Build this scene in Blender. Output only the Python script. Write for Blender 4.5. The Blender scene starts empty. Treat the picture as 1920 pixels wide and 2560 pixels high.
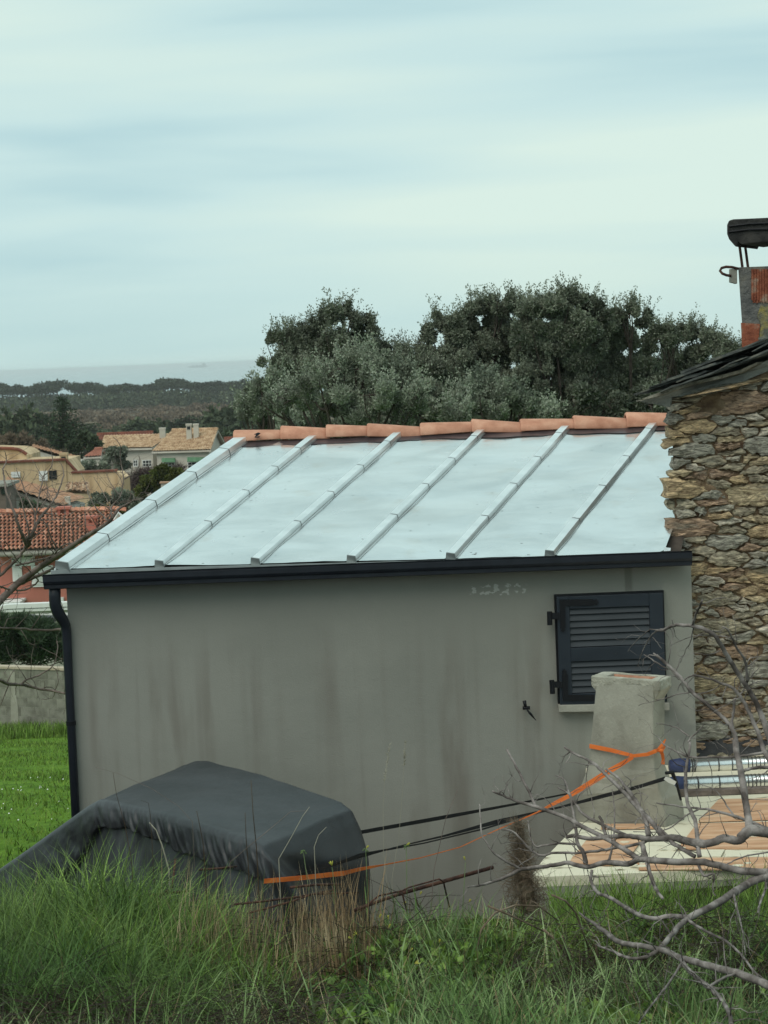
import bpy, math, random
import numpy as np
from mathutils import Vector, Matrix, noise as mnoise
random.seed(7); rng = np.random.default_rng(7)
R = math.radians
scene = bpy.context.scene
col = scene.collection
# ------------------------------------------------------------------ camera
CAMZ = 3.95
F = 5475.0
PITCH, ROLL = 4.07, 2.29
cam_data = bpy.data.cameras.new('camera'); cam = bpy.data.objects.new('camera', cam_data)
col.objects.link(cam); scene.camera = cam
cam_data.sensor_fit = 'VERTICAL'; cam_data.sensor_height = 36.0; cam_data.sensor_width = 27.0
cam_data.lens = 36.0 * F / 2560.0
cam_data.clip_start = 0.1; cam_data.clip_end = 90000
MR = (Matrix.Rotation(R(90 - PITCH), 3, 'X') @ Matrix.Rotation(R(-ROLL), 3, 'Z'))
cam.matrix_world = Matrix.Translation((0, 0, CAMZ)) @ MR.to_4x4()
cam_data.dof.use_dof = True; cam_data.dof.focus_distance = 14.5; cam_data.dof.aperture_fstop = 14
# ------------------------------------------------------------------ sky, sun, exposure
world = bpy.data.worlds.new('World'); scene.world = world; world.use_nodes = True
nt = world.node_tree; nt.nodes.clear()
N = nt.nodes.new; L = nt.links.new
SUN_EL, SUN_AZ = 52, 215
sky = N('ShaderNodeTexSky'); sky.sky_type = 'NISHITA'; sky.sun_disc = False
sky.sun_elevation = R(SUN_EL); sky.sun_rotation = R(SUN_AZ)
bg1 = N('ShaderNodeBackground'); bg1.inputs[1].default_value = 0.06; L(sky.outputs[0], bg1.inputs[0])
tc = N('ShaderNodeTexCoord')
mp = N('ShaderNodeMapping'); mp.inputs['Scale'].default_value = (3.2, 1.4, 30.0); mp.inputs['Rotation'].default_value = (0, R(0.8), 0)
mp.inputs['Location'].default_value = (3.1, 0.4, 1.35)
L(tc.outputs['Generated'], mp.inputs[0])
n1 = N('ShaderNodeTexNoise'); n1.inputs['Scale'].default_value = 1.0; n1.inputs['Detail'].default_value = 5; n1.inputs['Roughness'].default_value = 0.40; n1.inputs['Distortion'].default_value = 0.25
L(mp.outputs[0], n1.inputs['Vector'])
cr = N('ShaderNodeValToRGB'); e = cr.color_ramp.elements
e[0].position = 0.28; e[0].color = (0.415, 0.625, 0.672, 1)
e[1].position = 0.68; e[1].color = (0.680, 0.835, 0.765, 1)
m_ = e.new(0.46); m_.color = (0.560, 0.752, 0.750, 1)
L(n1.outputs['Fac'], cr.inputs[0])
# the veil towards the horizon is a touch duller and greyer
sx = N('ShaderNodeSeparateXYZ'); L(tc.outputs['Generated'], sx.inputs[0])
mr = N('ShaderNodeMapRange'); mr.inputs[1].default_value = 0.0; mr.inputs[2].default_value = 0.06; mr.inputs[3].default_value = 0.60; mr.inputs[4].default_value = 0.0
L(sx.outputs[2], mr.inputs[0])
mxh = N('ShaderNodeMixRGB'); mxh.inputs[2].default_value = (0.53, 0.715, 0.69, 1)
L(mr.outputs[0], mxh.inputs[0]); L(cr.outputs[0], mxh.inputs[1])
bg2 = N('ShaderNodeBackground'); bg2.inputs[1].default_value = 1.02; L(mxh.outputs[0], bg2.inputs[0])
mxs = N('ShaderNodeMixShader'); mxs.inputs[0].default_value = 0.93
L(bg1.outputs[0], mxs.inputs[1]); L(bg2.outputs[0], mxs.inputs[2])
wo = N('ShaderNodeOutputWorld'); L(mxs.outputs[0], wo.inputs[0])
sun_data = bpy.data.lights.new('sun', 'SUN'); sun = bpy.data.objects.new('sun', sun_data); col.objects.link(sun)
sun_data.energy = 1.5; sun_data.angle = R(50); sun_data.color = (1.0, 0.92, 0.82)
az, el = R(SUN_AZ), R(SUN_EL)
sd = Vector((math.sin(az) * math.cos(el), math.cos(az) * math.cos(el), math.sin(el)))
sun.rotation_euler = sd.to_track_quat('Z', 'Y').to_euler()
vs = scene.view_settings
vs.view_transform = 'Standard'; vs.look = 'None'; vs.gamma = 1; vs.exposure = 0.08; vs.use_curve_mapping = False
scene.cycles.use_denoising = True
scene.cycles.max_bounces = 6; scene.cycles.transparent_max_bounces = 4; scene.cycles.volume_bounces = 2

# ------------------------------------------------------------------ helpers
def P(px, py, Y):
    """point of the place seen at photo pixel (px,py), at depth Y"""
    d = MR @ Vector(((px - 960) / F, -(py - 1280) / F, -1.0))
    t = Y / d.y
    return Vector((d.x * t, Y, CAMZ + d.z * t))
def tag(o, label=None, cat=None, group=None, kind=None):
    if label: o['label'] = label
    if cat: o['category'] = cat
    if group: o['group'] = group
    if kind: o['kind'] = kind
    return o
def org(o):
    v = Vector((0, 0, 0))
    while o is not None:
        v += o.location; o = o.parent
    return v
def thing(name, loc, label, cat, group=None):
    o = bpy.data.objects.new(name, None); col.objects.link(o); o.location = loc; o.empty_display_size = 0.2
    return tag(o, label, cat, group)
def link(name, me, parent=None, loc=None, rot=None, scale=None):
    o = bpy.data.objects.new(name, me); col.objects.link(o)
    if parent is not None: o.parent = parent
    if loc is not None: o.location = Vector(loc) - (org(parent) if parent is not None else Vector((0, 0, 0)))
    if rot is not None: o.rotation_euler = rot
    if scale is not None: o.scale = scale
    return o
def np_mesh(name, V, Fq, mat, tint=None, smooth=False):
    """V (n,3), Fq (m,k) same-size faces, tint per face (m,)"""
    V = np.asarray(V, dtype=np.float32); Fq = np.asarray(Fq, dtype=np.int32)
    me = bpy.data.meshes.new(name); m, k = Fq.shape
    me.vertices.add(len(V)); me.vertices.foreach_set('co', V.ravel())
    me.loops.add(m * k); me.loops.foreach_set('vertex_index', Fq.ravel())
    me.polygons.add(m); me.polygons.foreach_set('loop_start', np.arange(0, m * k, k, dtype=np.int32))
    me.polygons.foreach_set('loop_total', np.full(m, k, dtype=np.int32))
    if smooth: me.polygons.foreach_set('use_smooth', np.ones(m, dtype=bool))
    if tint is not None:
        a = me.attributes.new('tint', 'FLOAT', 'FACE'); a.data.foreach_set('value', np.asarray(tint, dtype=np.float32))
    me.update(calc_edges=True); me.validate()
    if mat: me.materials.append(mat)
    return me
class MB:
    def __init__(s): s.v = []; s.f = []
    def add(s, vs_, fs):
        b = len(s.v); s.v += [tuple(v) for v in vs_]; s.f += [tuple(i + b for i in f) for f in fs]; return s
    def box(s, a, b, M=None):
        x0, y0, z0 = a; x1, y1, z1 = b
        vs_ = [Vector(p) for p in ((x0,y0,z0),(x1,y0,z0),(x1,y1,z0),(x0,y1,z0),(x0,y0,z1),(x1,y0,z1),(x1,y1,z1),(x0,y1,z1))]
        if M is not None: vs_ = [M @ v for v in vs_]
        return s.add(vs_, [(0,3,2,1),(4,5,6,7),(0,1,5,4),(1,2,6,5),(2,3,7,6),(3,0,4,7)])
    def hexa(s, lo, hi):
        """two quads, same winding seen from outside top"""
        n = len(lo)
        return s.add(list(lo) + list(hi), [tuple(range(n))[::-1], tuple(range(n, 2*n))] + [(i, (i+1) % n, n + (i+1) % n, n + i) for i in range(n)])
    def prism(s, pts, off):
        off = Vector(off); return s.hexa([Vector(p) for p in pts], [Vector(p) + off for p in pts])
    def tube(s, pts, radii, n=8, caps=True, flat=None):
        pts = [Vector(p) for p in pts]
        if not hasattr(radii, '__len__'): radii = [radii] * len(pts)
        b = len(s.v); up = None
        for i, p in enumerate(pts):
            t = (pts[min(i+1, len(pts)-1)] - pts[max(i-1, 0)])
            if t.length < 1e-9: t = Vector((0, 0, 1))
            t.normalize()
            if up is None:
                up = Vector((0, 0, 1)) if abs(t.z) < 0.9 else Vector((1, 0, 0))
            u = t.cross(up)
            if u.length < 1e-6: u = t.cross(Vector((0.3, 1, 0.2)))
            u.normalize(); w = u.cross(t).normalized(); up = w
            for k in range(n):
                a = 2 * math.pi * k / n
                s.v.append(tuple(p + (u * math.cos(a) + w * math.sin(a) * (flat or 1)) * radii[i]))
        for i in range(len(pts) - 1):
            for k in range(n):
                k2 = (k + 1) % n
                s.f.append((b+i*n+k, b+i*n+k2, b+(i+1)*n+k2, b+(i+1)*n+k))
        if caps:
            s.f.append(tuple(b + k for k in range(n))[::-1]); e_ = b + (len(pts)-1)*n
            s.f.append(tuple(e_ + k for k in range(n)))
        return s
    def mesh(s, name, mat, origin=(0, 0, 0), smooth=False, bevel=0):
        me = bpy.data.meshes.new(name); o = Vector(origin)
        me.from_pydata([tuple(Vector(v) - o) for v in s.v], [], s.f)
        if smooth: me.polygons.foreach_set('use_smooth', [True] * len(me.polygons))
        me.update(); me.validate()
        if mat: me.materials.append(mat)
        return me
    def build(s, name, mat, parent=None, smooth=False, bevel=0, origin=None, **tg):
        if parent is not None:
            o = link(name, s.mesh(name, mat, org(parent), smooth), parent); o.location = (0, 0, 0)
        else:
            og = Vector(origin) if origin is not None else Vector((0, 0, 0))
            o = link(name, s.mesh(name, mat, og, smooth)); o.location = og
        if bevel:
            md = o.modifiers.new('bevel', 'BEVEL'); md.width = bevel; md.segments = 2; md.limit_method = 'ANGLE'; md.angle_limit = R(35)
        if tg: tag(o, **tg)
        return o
def fix(o):
    """recalculate outward normals"""
    import bmesh
    bm = bmesh.new(); bm.from_mesh(o.data); bmesh.ops.recalc_face_normals(bm, faces=bm.faces); bm.to_mesh(o.data); bm.free(); return o

# ------------------------------------------------------------------ materials
def mat(name, stops, scale=5, detail=6, rough=0.8, metal=0.0, bump=0.0, bscale=None, stretch=(1,1,1), lo=0.35, hi=0.65,
        tint=0.0, rand=0.0, fine=0.0, trans=0.0, spec=0.3, bdist=0.02, coords='Object', distort=0.0):
    m = bpy.data.materials.new(name); m.use_nodes = True; t = m.node_tree; n = t.nodes; l = t.links
    b = n['Principled BSDF']; b.inputs['Roughness'].default_value = rough; b.inputs['Metallic'].default_value = metal
    b.inputs['Specular IOR Level'].default_value = spec
    c = n.new('ShaderNodeTexCoord'); mpn = n.new('ShaderNodeMapping'); mpn.inputs['Scale'].default_value = stretch
    l.new(c.outputs[coords], mpn.inputs[0])
    vec = mpn.outputs[0]
    oi = n.new('ShaderNodeObjectInfo')
    if rand:
        va = n.new('ShaderNodeVectorMath'); va.operation = 'ADD'; sc_ = n.new('ShaderNodeMath'); sc_.operation = 'MULTIPLY'; sc_.inputs[1].default_value = 37.0
        l.new(oi.outputs['Random'], sc_.inputs[0]); l.new(vec, va.inputs[0]); l.new(sc_.outputs[0], va.inputs[1]); vec = va.outputs[0]
    nz = n.new('ShaderNodeTexNoise'); nz.inputs['Scale'].default_value = scale; nz.inputs['Detail'].default_value = detail
    nz.inputs['Distortion'].default_value = distort
    l.new(vec, nz.inputs['Vector'])
    r = n.new('ShaderNodeValToRGB'); es = r.color_ramp.elements
    k = len(stops)
    for i, s_ in enumerate(stops):
        pos = lo + (hi - lo) * i / max(k - 1, 1)
        if i == 0: es[0].position = pos; es[0].color = (*s_, 1)
        elif i == k - 1: es[-1].position = pos; es[-1].color = (*s_, 1)
        else:
            q = es.new(pos); q.color = (*s_, 1)
    l.new(nz.outputs['Fac'], r.inputs[0]); out = r.outputs[0]
    def mult(val_socket, lo_, hi_):
        nonlocal out
        a = n.new('ShaderNodeMapRange'); a.inputs[3].default_value = lo_; a.inputs[4].default_value = hi_; l.new(val_socket, a.inputs[0])
        mm = n.new('ShaderNodeVectorMath'); mm.operation = 'SCALE'; l.new(out, mm.inputs[0]); l.new(a.outputs[0], mm.inputs[3]); out = mm.outputs[0]
    if fine:
        n2 = n.new('ShaderNodeTexNoise'); n2.inputs['Scale'].default_value = scale * 9; n2.inputs['Detail'].default_value = 3
        l.new(vec, n2.inputs['Vector']); mult(n2.outputs['Fac'], 1 - fine, 1 + fine)
    if rand: mult(oi.outputs['Random'], 1 - rand, 1 + rand)
    if tint:
        at = n.new('ShaderNodeAttribute'); at.attribute_name = 'tint'; mult(at.outputs['Fac'], 1 - tint, 1 + tint)
    l.new(out, b.inputs['Base Color'])
    if bump:
        n3 = n.new('ShaderNodeTexNoise'); n3.inputs['Scale'].default_value = bscale or scale * 4; n3.inputs['Detail'].default_value = 8; n3.inputs['Roughness'].default_value = 0.6
        l.new(vec, n3.inputs['Vector']); bp = n.new('ShaderNodeBump'); bp.inputs['Strength'].default_value = bump; bp.inputs['Distance'].default_value = bdist
        l.new(n3.outputs['Fac'], bp.inputs['Height']); l.new(bp.outputs[0], b.inputs['Normal'])
    if trans:
        tr = n.new('ShaderNodeBsdfTranslucent'); l.new(out, tr.inputs[0]); mx = n.new('ShaderNodeMixShader'); mx.inputs[0].default_value = trans
        l.new(b.outputs[0], mx.inputs[1]); l.new(tr.outputs[0], mx.inputs[2]); l.new(mx.outputs[0], n['Material Output'].inputs[0])
    return m
def plain(name, c, rough=0.7, metal=0.0, var=0.15, **k):
    return mat(name, [tuple(x * (1 - var) for x in c), tuple(min(1, x * (1 + var)) for x in c)], rough=rough, metal=metal, **k)

M_terra = mat('terracotta', [(0.46,0.215,0.14),(0.55,0.275,0.185),(0.62,0.34,0.235)], scale=9, rough=0.85, bump=0.25, bscale=160, rand=0.10, fine=0.12, bdist=0.004)
M_dark = plain('anthracite_paint', (0.014,0.017,0.024), rough=0.42, bump=0.08, bscale=120, bdist=0.002, scale=12)
M_iron = plain('black_iron', (0.004,0.0045,0.007), rough=0.5, scale=30, bump=0.3, bscale=200, bdist=0.002)
M_concrete = mat('concrete', [(0.20,0.195,0.165),(0.27,0.26,0.225),(0.33,0.32,0.275)], scale=6, rough=0.92, bump=0.5, bscale=70, fine=0.12, bdist=0.008)
M_concrete_d = mat('dark_concrete', [(0.045,0.045,0.05),(0.07,0.07,0.075)], scale=14, rough=0.95, bump=0.9, bscale=60, bdist=0.012)
M_white = plain('white_paint', (0.72,0.72,0.70), rough=0.6, var=0.06, scale=1.5)
M_bark = mat('grey_bark', [(0.075,0.060,0.054),(0.17,0.145,0.135),(0.30,0.265,0.25)], scale=14, rough=0.85, bump=0.6, bscale=70, stretch=(1,1,1), fine=0.3, bdist=0.004)
M_bark_far = mat('brown_bark', [(0.035,0.028,0.024),(0.075,0.06,0.05)], scale=10, rough=0.9)
M_bark2 = mat('fig_bark', [(0.08,0.062,0.052),(0.21,0.165,0.145)], scale=8, rough=0.9, fine=0.3)
M_rust = mat('rusty_steel', [(0.030,0.015,0.013),(0.065,0.030,0.023),(0.11,0.052,0.036)], scale=30, rough=0.9, bump=0.5, bscale=150, bdist=0.003)

def m_render_wall():
    m = bpy.data.materials.new('grey_render'); m.use_nodes = True; t = m.node_tree; n = t.nodes; l = t.links; b = n['Principled BSDF']
    b.inputs['Roughness'].default_value = 0.93; b.inputs['Specular IOR Level'].default_value = 0.15
    g = n.new('ShaderNodeNewGeometry'); sep = n.new('ShaderNodeSeparateXYZ'); l.new(g.outputs['Position'], sep.inputs[0])
    def noise(scale, stretch, detail=4, dist=0):
        mpn = n.new('ShaderNodeMapping'); mpn.inputs['Scale'].default_value = stretch; l.new(g.outputs['Position'], mpn.inputs[0])
        q = n.new('ShaderNodeTexNoise'); q.inputs['Scale'].default_value = scale; q.inputs['Detail'].default_value = detail; q.inputs['Distortion'].default_value = dist; l.new(mpn.outputs[0], q.inputs['Vector']); return q.outputs['Fac']
    def rng_(v, a, b_, c=0, d=1):
        q = n.new('ShaderNodeMapRange'); q.interpolation_type = 'SMOOTHSTEP'; q.inputs[1].default_value = a; q.inputs[2].default_value = b_; q.inputs[3].default_value = c; q.inputs[4].default_value = d; l.new(v, q.inputs[0]); return q.outputs[0]
    def mul(a, b_):
        q = n.new('ShaderNodeMath'); q.operation = 'MULTIPLY'; l.new(a, q.inputs[0])
        if isinstance(b_, float): q.inputs[1].default_value = b_
        else: l.new(b_, q.inputs[1])
        return q.outputs[0]
    def mix(f, a, b_):
        q = n.new('ShaderNodeMixRGB'); l.new(f, q.inputs[0])
        for s_, v in ((1, a), (2, b_)):
            if isinstance(v, tuple): q.inputs[s_].default_value = (*v, 1)
            else: l.new(v, q.inputs[s_])
        return q.outputs[0]
    base = mix(rng_(noise(1.1, (1,1,1), 5), 0.3, 0.7), (0.250,0.250,0.222), (0.295,0.292,0.260))
    # damp streaks of run-off: tall thin marks, in the middle band of the wall
    st = rng_(noise(1.0, (5.4,1,0.26), 2, 0.08), 0.42, 0.70)
    band = mul(rng_(sep.outputs[2], 2.30, 1.50), rng_(sep.outputs[2], 0.15, 0.75))
    edge = rng_(noise(2.5, (4,1,0.6), 2), 0.3, 0.62)
    c1 = mix(mul(mul(st, band), mul(edge, 0.62)), base, (0.155,0.130,0.108))
    st2 = rng_(noise(1.0, (11,1,0.7), 3, 0.2), 0.58, 0.72)
    c1 = mix(mul(mul(st2, band), 0.22), c1, (0.15,0.125,0.11))
    # big soft patches
    c1 = mix(mul(rng_(noise(0.9, (1.5,1,0.8), 3), 0.45, 0.7), 0.35), c1, (0.205,0.208,0.185))
    # lighter damp patch at the bottom right corner and a narrow drip below the gutter
    co = mul(rng_(sep.outputs[0], 1.55, 2.05), rng_(sep.outputs[2], 1.75, 1.45)); c1 = mix(mul(mul(co, rng_(noise(5, (1,1,1), 6), 0.35, 0.6)), 0.55), c1, (0.115,0.12,0.115))
    d1 = mul(mul(rng_(sep.outputs[0], 1.63, 1.645), rng_(sep.outputs[0], 1.70, 1.675)), rng_(sep.outputs[2], 2.22, 2.30)); c1 = mix(mul(d1, 0.55), c1, (0.10,0.09,0.075))
    # flaked white efflorescence
    def near(v, c_, w):
        a = n.new('ShaderNodeMath'); a.operation = 'SUBTRACT'; l.new(v, a.inputs[0]); a.inputs[1].default_value = c_
        q = n.new('ShaderNodeMath'); q.operation = 'ABSOLUTE'; l.new(a.outputs[0], q.inputs[0]); return rng_(q.outputs[0], w, w * 0.25)
    pc = P(1245, 1474, 15)
    ef = mul(mul(near(sep.outputs[0], pc.x, 0.26), near(sep.outputs[2], pc.z - 0.0, 0.052)), rng_(noise(26, (1,1,1.6), 6), 0.5, 0.62))
    c1 = mix(mul(rng_(ef, 0.1, 0.35), 0.8), c1, (0.50,0.50,0.47))
    fn = noise(170, (1,1,1), 2); 
    c1 = mix(mul(rng_(fn, 0.3, 0.75), 0.40), c1, (0.19,0.19,0.17))
    l.new(c1, b.inputs['Base Color'])
    bp = n.new('ShaderNodeBump'); bp.inputs['Strength'].default_value = 0.35; bp.inputs['Distance'].default_value = 0.004; l.new(noise(110, (1,1,1), 6), bp.inputs['Height'])
    bp2 = n.new('ShaderNodeBump'); bp2.inputs['Strength'].default_value = 0.25; bp2.inputs['Distance'].default_value = 0.02; l.new(noise(5, (1,1,1), 4), bp2.inputs['Height']); l.new(bp2.outputs[0], bp.inputs['Normal'])
    l.new(bp.outputs[0], b.inputs['Normal'])
    return m
M_wall = m_render_wall()

def m_zinc():
    m = bpy.data.materials.new('zinc_sheet'); m.use_nodes = True; t = m.node_tree; n = t.nodes; l = t.links; b = n['Principled BSDF']
    b.inputs['Metallic'].default_value = 0.88
    g = n.new('ShaderNodeTexCoord')
    def noise(scale, stretch, detail=4, dist=0.0):
        mpn = n.new('ShaderNodeMapping'); mpn.inputs['Scale'].default_value = stretch; l.new(g.outputs['Object'], mpn.inputs[0])
        q = n.new('ShaderNodeTexNoise'); q.inputs['Scale'].default_value = scale; q.inputs['Detail'].default_value = detail; q.inputs['Distortion'].default_value = dist; l.new(mpn.outputs[0], q.inputs['Vector']); return q.outputs['Fac']
    r = n.new('ShaderNodeValToRGB'); r.color_ramp.elements[0].position = 0.33; r.color_ramp.elements[0].color = (0.68,0.71,0.715,1)
    r.color_ramp.elements[1].position = 0.62; r.color_ramp.elements[1].color = (0.85,0.88,0.885,1)
    l.new(noise(1.6, (1,1.2,6), 7, 0.4), r.inputs[0])
    # warm dust low in places and small dark specks
    mx = n.new('ShaderNodeMixRGB'); mx.inputs[2].default_value = (0.60,0.50,0.40,1); rr = n.new('ShaderNodeMapRange'); rr.inputs[1].default_value = 0.60; rr.inputs[2].default_value = 0.80; rr.inputs[4].default_value = 0.45
    l.new(noise(2.6, (1,1,3), 8), rr.inputs[0]); l.new(rr.outputs[0], mx.inputs[0]); l.new(r.outputs[0], mx.inputs[1])
    mx2 = n.new('ShaderNodeMixRGB'); mx2.inputs[2].default_value = (0.16,0.15,0.14,1); r2 = n.new('ShaderNodeMapRange'); r2.inputs[1].default_value = 0.72; r2.inputs[2].default_value = 0.74
    l.new(noise(34, (0.6,1,1.4), 3), r2.inputs[0]); l.new(r2.outputs[0], mx2.inputs[0]); l.new(mx.outputs[0], mx2.inputs[1])
    l.new(mx2.outputs[0], b.inputs['Base Color'])
    q = n.new('ShaderNodeMapRange'); q.inputs[1].default_value = 0.3; q.inputs[2].default_value = 0.7; q.inputs[3].default_value = 0.17; q.inputs[4].default_value = 0.28; l.new(noise(4, (1,1,3), 5), q.inputs[0]); l.new(q.outputs[0], b.inputs['Roughness'])
    bp = n.new('ShaderNodeBump'); bp.inputs['Strength'].default_value = 0.30; bp.inputs['Distance'].default_value = 0.02; l.new(noise(2.2, (1,1,2.6), 3), bp.inputs['Height'])
    bp2 = n.new('ShaderNodeBump'); bp2.inputs['Strength'].default_value = 0.2; bp2.inputs['Distance'].default_value = 0.006; l.new(noise(9, (0.6,1,4), 4, 1.2), bp2.inputs['Height']); l.new(bp.outputs[0], bp2.inputs['Normal'])
    l.new(bp2.outputs[0], b.inputs['Normal'])
    return m
M_zinc = m_zinc()
M_zinc_cap = mat('zinc_batten', [(0.78,0.81,0.815),(0.93,0.95,0.955)], scale=5, metal=0.86, rough=0.30, bump=0.1, bscale=20, stretch=(1,1,3), bdist=0.004)
M_galv = mat('galvanised_duct', [(0.70,0.72,0.72),(0.86,0.87,0.86)], scale=4, metal=0.95, rough=0.24, bump=0.12, bscale=14, bdist=0.01)
M_lichen_none = None
# ------------------------------------------------------------------ terrain
def lerp_tab(x, tab):
    xs = np.array([t_[0] for t_ in tab], float); ys = np.array([t_[1] for t_ in tab], float); return np.interp(x, xs, ys)
TAB_BANK = [(-30,-0.6),(0,-1.7),(6,-2.40),(8.5,-2.74),(10,-2.90),(11.4,-3.0),(15.5,-3.05),(19,-3.98),(22,-4.4),(45,-7.5),(70,-9.4)]
TAB_LOW = [(-30,-0.6),(0,-1.7),(6,-2.40),(8.5,-2.74),(9.9,-2.92),(10.9,-3.9),(18,-3.98),(22,-4.45),(45,-7.52),(70,-9.4)]
TAB_FAR = [(70,-9.4),(110,-9.6),(160,-10.5),(200,-13),(300,-15),(420,-16),(700,-17.2),(1100,-20),(1180,-21),(1300,-30),(2000,-60)]
def zt(X, Y):
    X = np.asarray(X, float); Y = np.asarray(Y, float)
    ex_ = np.interp(Y, [9, 10, 11, 11.9, 13.2, 15], [0.10, .20, .58, .64, 1.16, 1.50]); s = np.clip((X - ex_) / .22, 0, 1); s = s * s * (3 - 2 * s)
    z = lerp_tab(Y, TAB_BANK) * s + lerp_tab(Y, TAB_LOW) * (1 - s)
    z = np.where(Y > 70, lerp_tab(Y, TAB_FAR), z)
    z = z + np.where((Y < 11) & (X < -0.6), 0.14 * np.clip((-0.80 - X) / 0.5, 0, 1) * np.clip((Y - 7) / 2, 0, 1), 0)
    z = z + .13 * np.exp(-((Y - 9.75) / .55) ** 2) * np.clip((1.5 - X) / .5, 0, 1)
    z = z + 0.02 * np.sin(X * 3.1 + Y * 1.7) * np.clip(Y / 8, 0, 1) + .06 * np.sin(X * 4.3 + 1.2) * np.exp(-((Y - 9.6) / .6) ** 2) + np.where(Y > 100, 0.4 * np.sin(X * 0.05 + Y * 0.02), 0)
    return z + CAMZ
def ztf(x, y): return float(zt(x, y))
xs = np.unique(np.concatenate([np.linspace(-900, -60, 22), np.linspace(-60, -4, 30), np.linspace(-4, 4.5, 60), np.linspace(4.5, 60, 24), np.linspace(60, 900, 22)]))
ys = np.unique(np.concatenate([np.linspace(-30, 6, 12), np.linspace(6, 20, 90), np.linspace(20, 80, 60), np.linspace(80, 400, 60), np.linspace(400, 2000, 60)]))
GX, GY = np.meshgrid(xs, ys); GZ = zt(GX, GY); nx, ny = len(xs), len(ys)
idx = np.arange(nx * ny).reshape(ny, nx)
FQ = np.stack([idx[:-1, :-1], idx[:-1, 1:], idx[1:, 1:], idx[1:, :-1]], -1).reshape(-1, 4)
def m_ground():
    m = bpy.data.materials.new('ground_cover'); m.use_nodes = True; t = m.node_tree; n = t.nodes; l = t.links; b = n['Principled BSDF']; b.inputs['Roughness'].default_value = 0.95; b.inputs['Specular IOR Level'].default_value = 0.1
    g = n.new('ShaderNodeNewGeometry'); sep = n.new('ShaderNodeSeparateXYZ'); l.new(g.outputs['Position'], sep.inputs[0])
    def nz(sc, d=6, st=(1,1,1)):
        mpn = n.new('ShaderNodeMapping'); mpn.inputs['Scale'].default_value = st; l.new(g.outputs['Position'], mpn.inputs[0])
        q = n.new('ShaderNodeTexNoise'); q.inputs['Scale'].default_value = sc; q.inputs['Detail'].default_value = d; l.new(mpn.outputs[0], q.inputs['Vector']); return q.outputs['Fac']
    def ramp(v, stops):
        r = n.new('ShaderNodeValToRGB'); es = r.color_ramp.elements
        for i, (p, c) in enumerate(stops):
            q = es[0] if i == 0 else (es[-1] if i == len(stops) - 1 else es.new(p)); q.position = p; q.color = (*c, 1)
        l.new(v, r.inputs[0]); return r.outputs[0]
    def mr_(v, a, b_):
        q = n.new('ShaderNodeMapRange'); q.inputs[1].default_value = a; q.inputs[2].default_value = b_; l.new(v, q.inputs[0]); return q.outputs[0]
    def mix(f, a, b_):
        q = n.new('ShaderNodeMixRGB'); l.new(f, q.inputs[0]); l.new(a, q.inputs[1]); l.new(b_, q.inputs[2]); return q.outputs[0]
    soil = ramp(nz(9), [(0.35, (0.022,0.019,0.013)), (0.65, (0.05,0.042,0.026))])
    lawn = ramp(nz(2.2, 8), [(0.33, (0.055,0.120,0.012)), (0.5, (0.095,0.190,0.018)), (0.68, (0.15,0.26,0.03))])
    lawn2 = ramp(nz(14, 6, (1,0.35,1)), [(0.35, (0.055,0.120,0.012)), (0.65, (0.15,0.27,0.03))])
    q = n.new('ShaderNodeMixRGB'); q.inputs[0].default_value = 0.5; l.new(lawn, q.inputs[1]); l.new(lawn2, q.inputs[2]); lawn = q.outputs[0]
    scrub = ramp(nz(0.02, 9, (0.5,1,1)), [(0.35, (0.045,0.040,0.024)), (0.48, (0.085,0.065,0.045)), (0.6, (0.15,0.12,0.075)), (0.7, (0.06,0.05,0.035))])
    c = mix(mr_(sep.outputs[1], 15.5, 17.5), soil, lawn); c = mix(mr_(sep.outputs[1], 60, 75), c, soil); c = mix(mr_(sep.outputs[1], 150, 200), c, scrub)
    l.new(c, b.inputs['Base Color'])
    bp = n.new('ShaderNodeBump'); bp.inputs['Strength'].default_value = 0.8; bp.inputs['Distance'].default_value = 0.05; l.new(nz(22, 6), bp.inputs['Height']); l.new(bp.outputs[0], b.inputs['Normal'])
    return m
tag(link('ground', np_mesh('ground', np.stack([GX, GY, GZ], -1).reshape(-1, 3), FQ, m_ground(), smooth=True)), 'grassy hillside dropping from the bank to the lawn, village and coastal plain', None, None, 'structure')
# sea
M_sea = bpy.data.materials.new('sea_water'); M_sea.use_nodes = True
b = M_sea.node_tree.nodes['Principled BSDF']; b.inputs['Base Color'].default_value = (0.05,0.12,0.14,1); b.inputs['Roughness'].default_value = 0.12; b.inputs['IOR'].default_value = 1.33
_n = M_sea.node_tree.nodes.new('ShaderNodeTexNoise'); _n.inputs['Scale'].default_value = 0.15; _n.inputs['Detail'].default_value = 5
_g = M_sea.node_tree.nodes.new('ShaderNodeNewGeometry'); M_sea.node_tree.links.new(_g.outputs['Position'], _n.inputs['Vector'])
_b = M_sea.node_tree.nodes.new('ShaderNodeBump'); _b.inputs['Strength'].default_value = 0.03; _b.inputs['Distance'].default_value = 0.3
M_sea.node_tree.links.new(_n.outputs['Fac'], _b.inputs['Height']); M_sea.node_tree.links.new(_b.outputs[0], b.inputs['Normal'])
SEAZ = CAMZ - 25
mb = MB(); mb.add([(-30000,1150,SEAZ),(30000,1150,SEAZ),(30000,45000,SEAZ),(-30000,45000,SEAZ)], [(0,1,2,3)])
mb.build('sea', M_sea, kind='structure', label='pale hazy sea behind the coastal pines')
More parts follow.
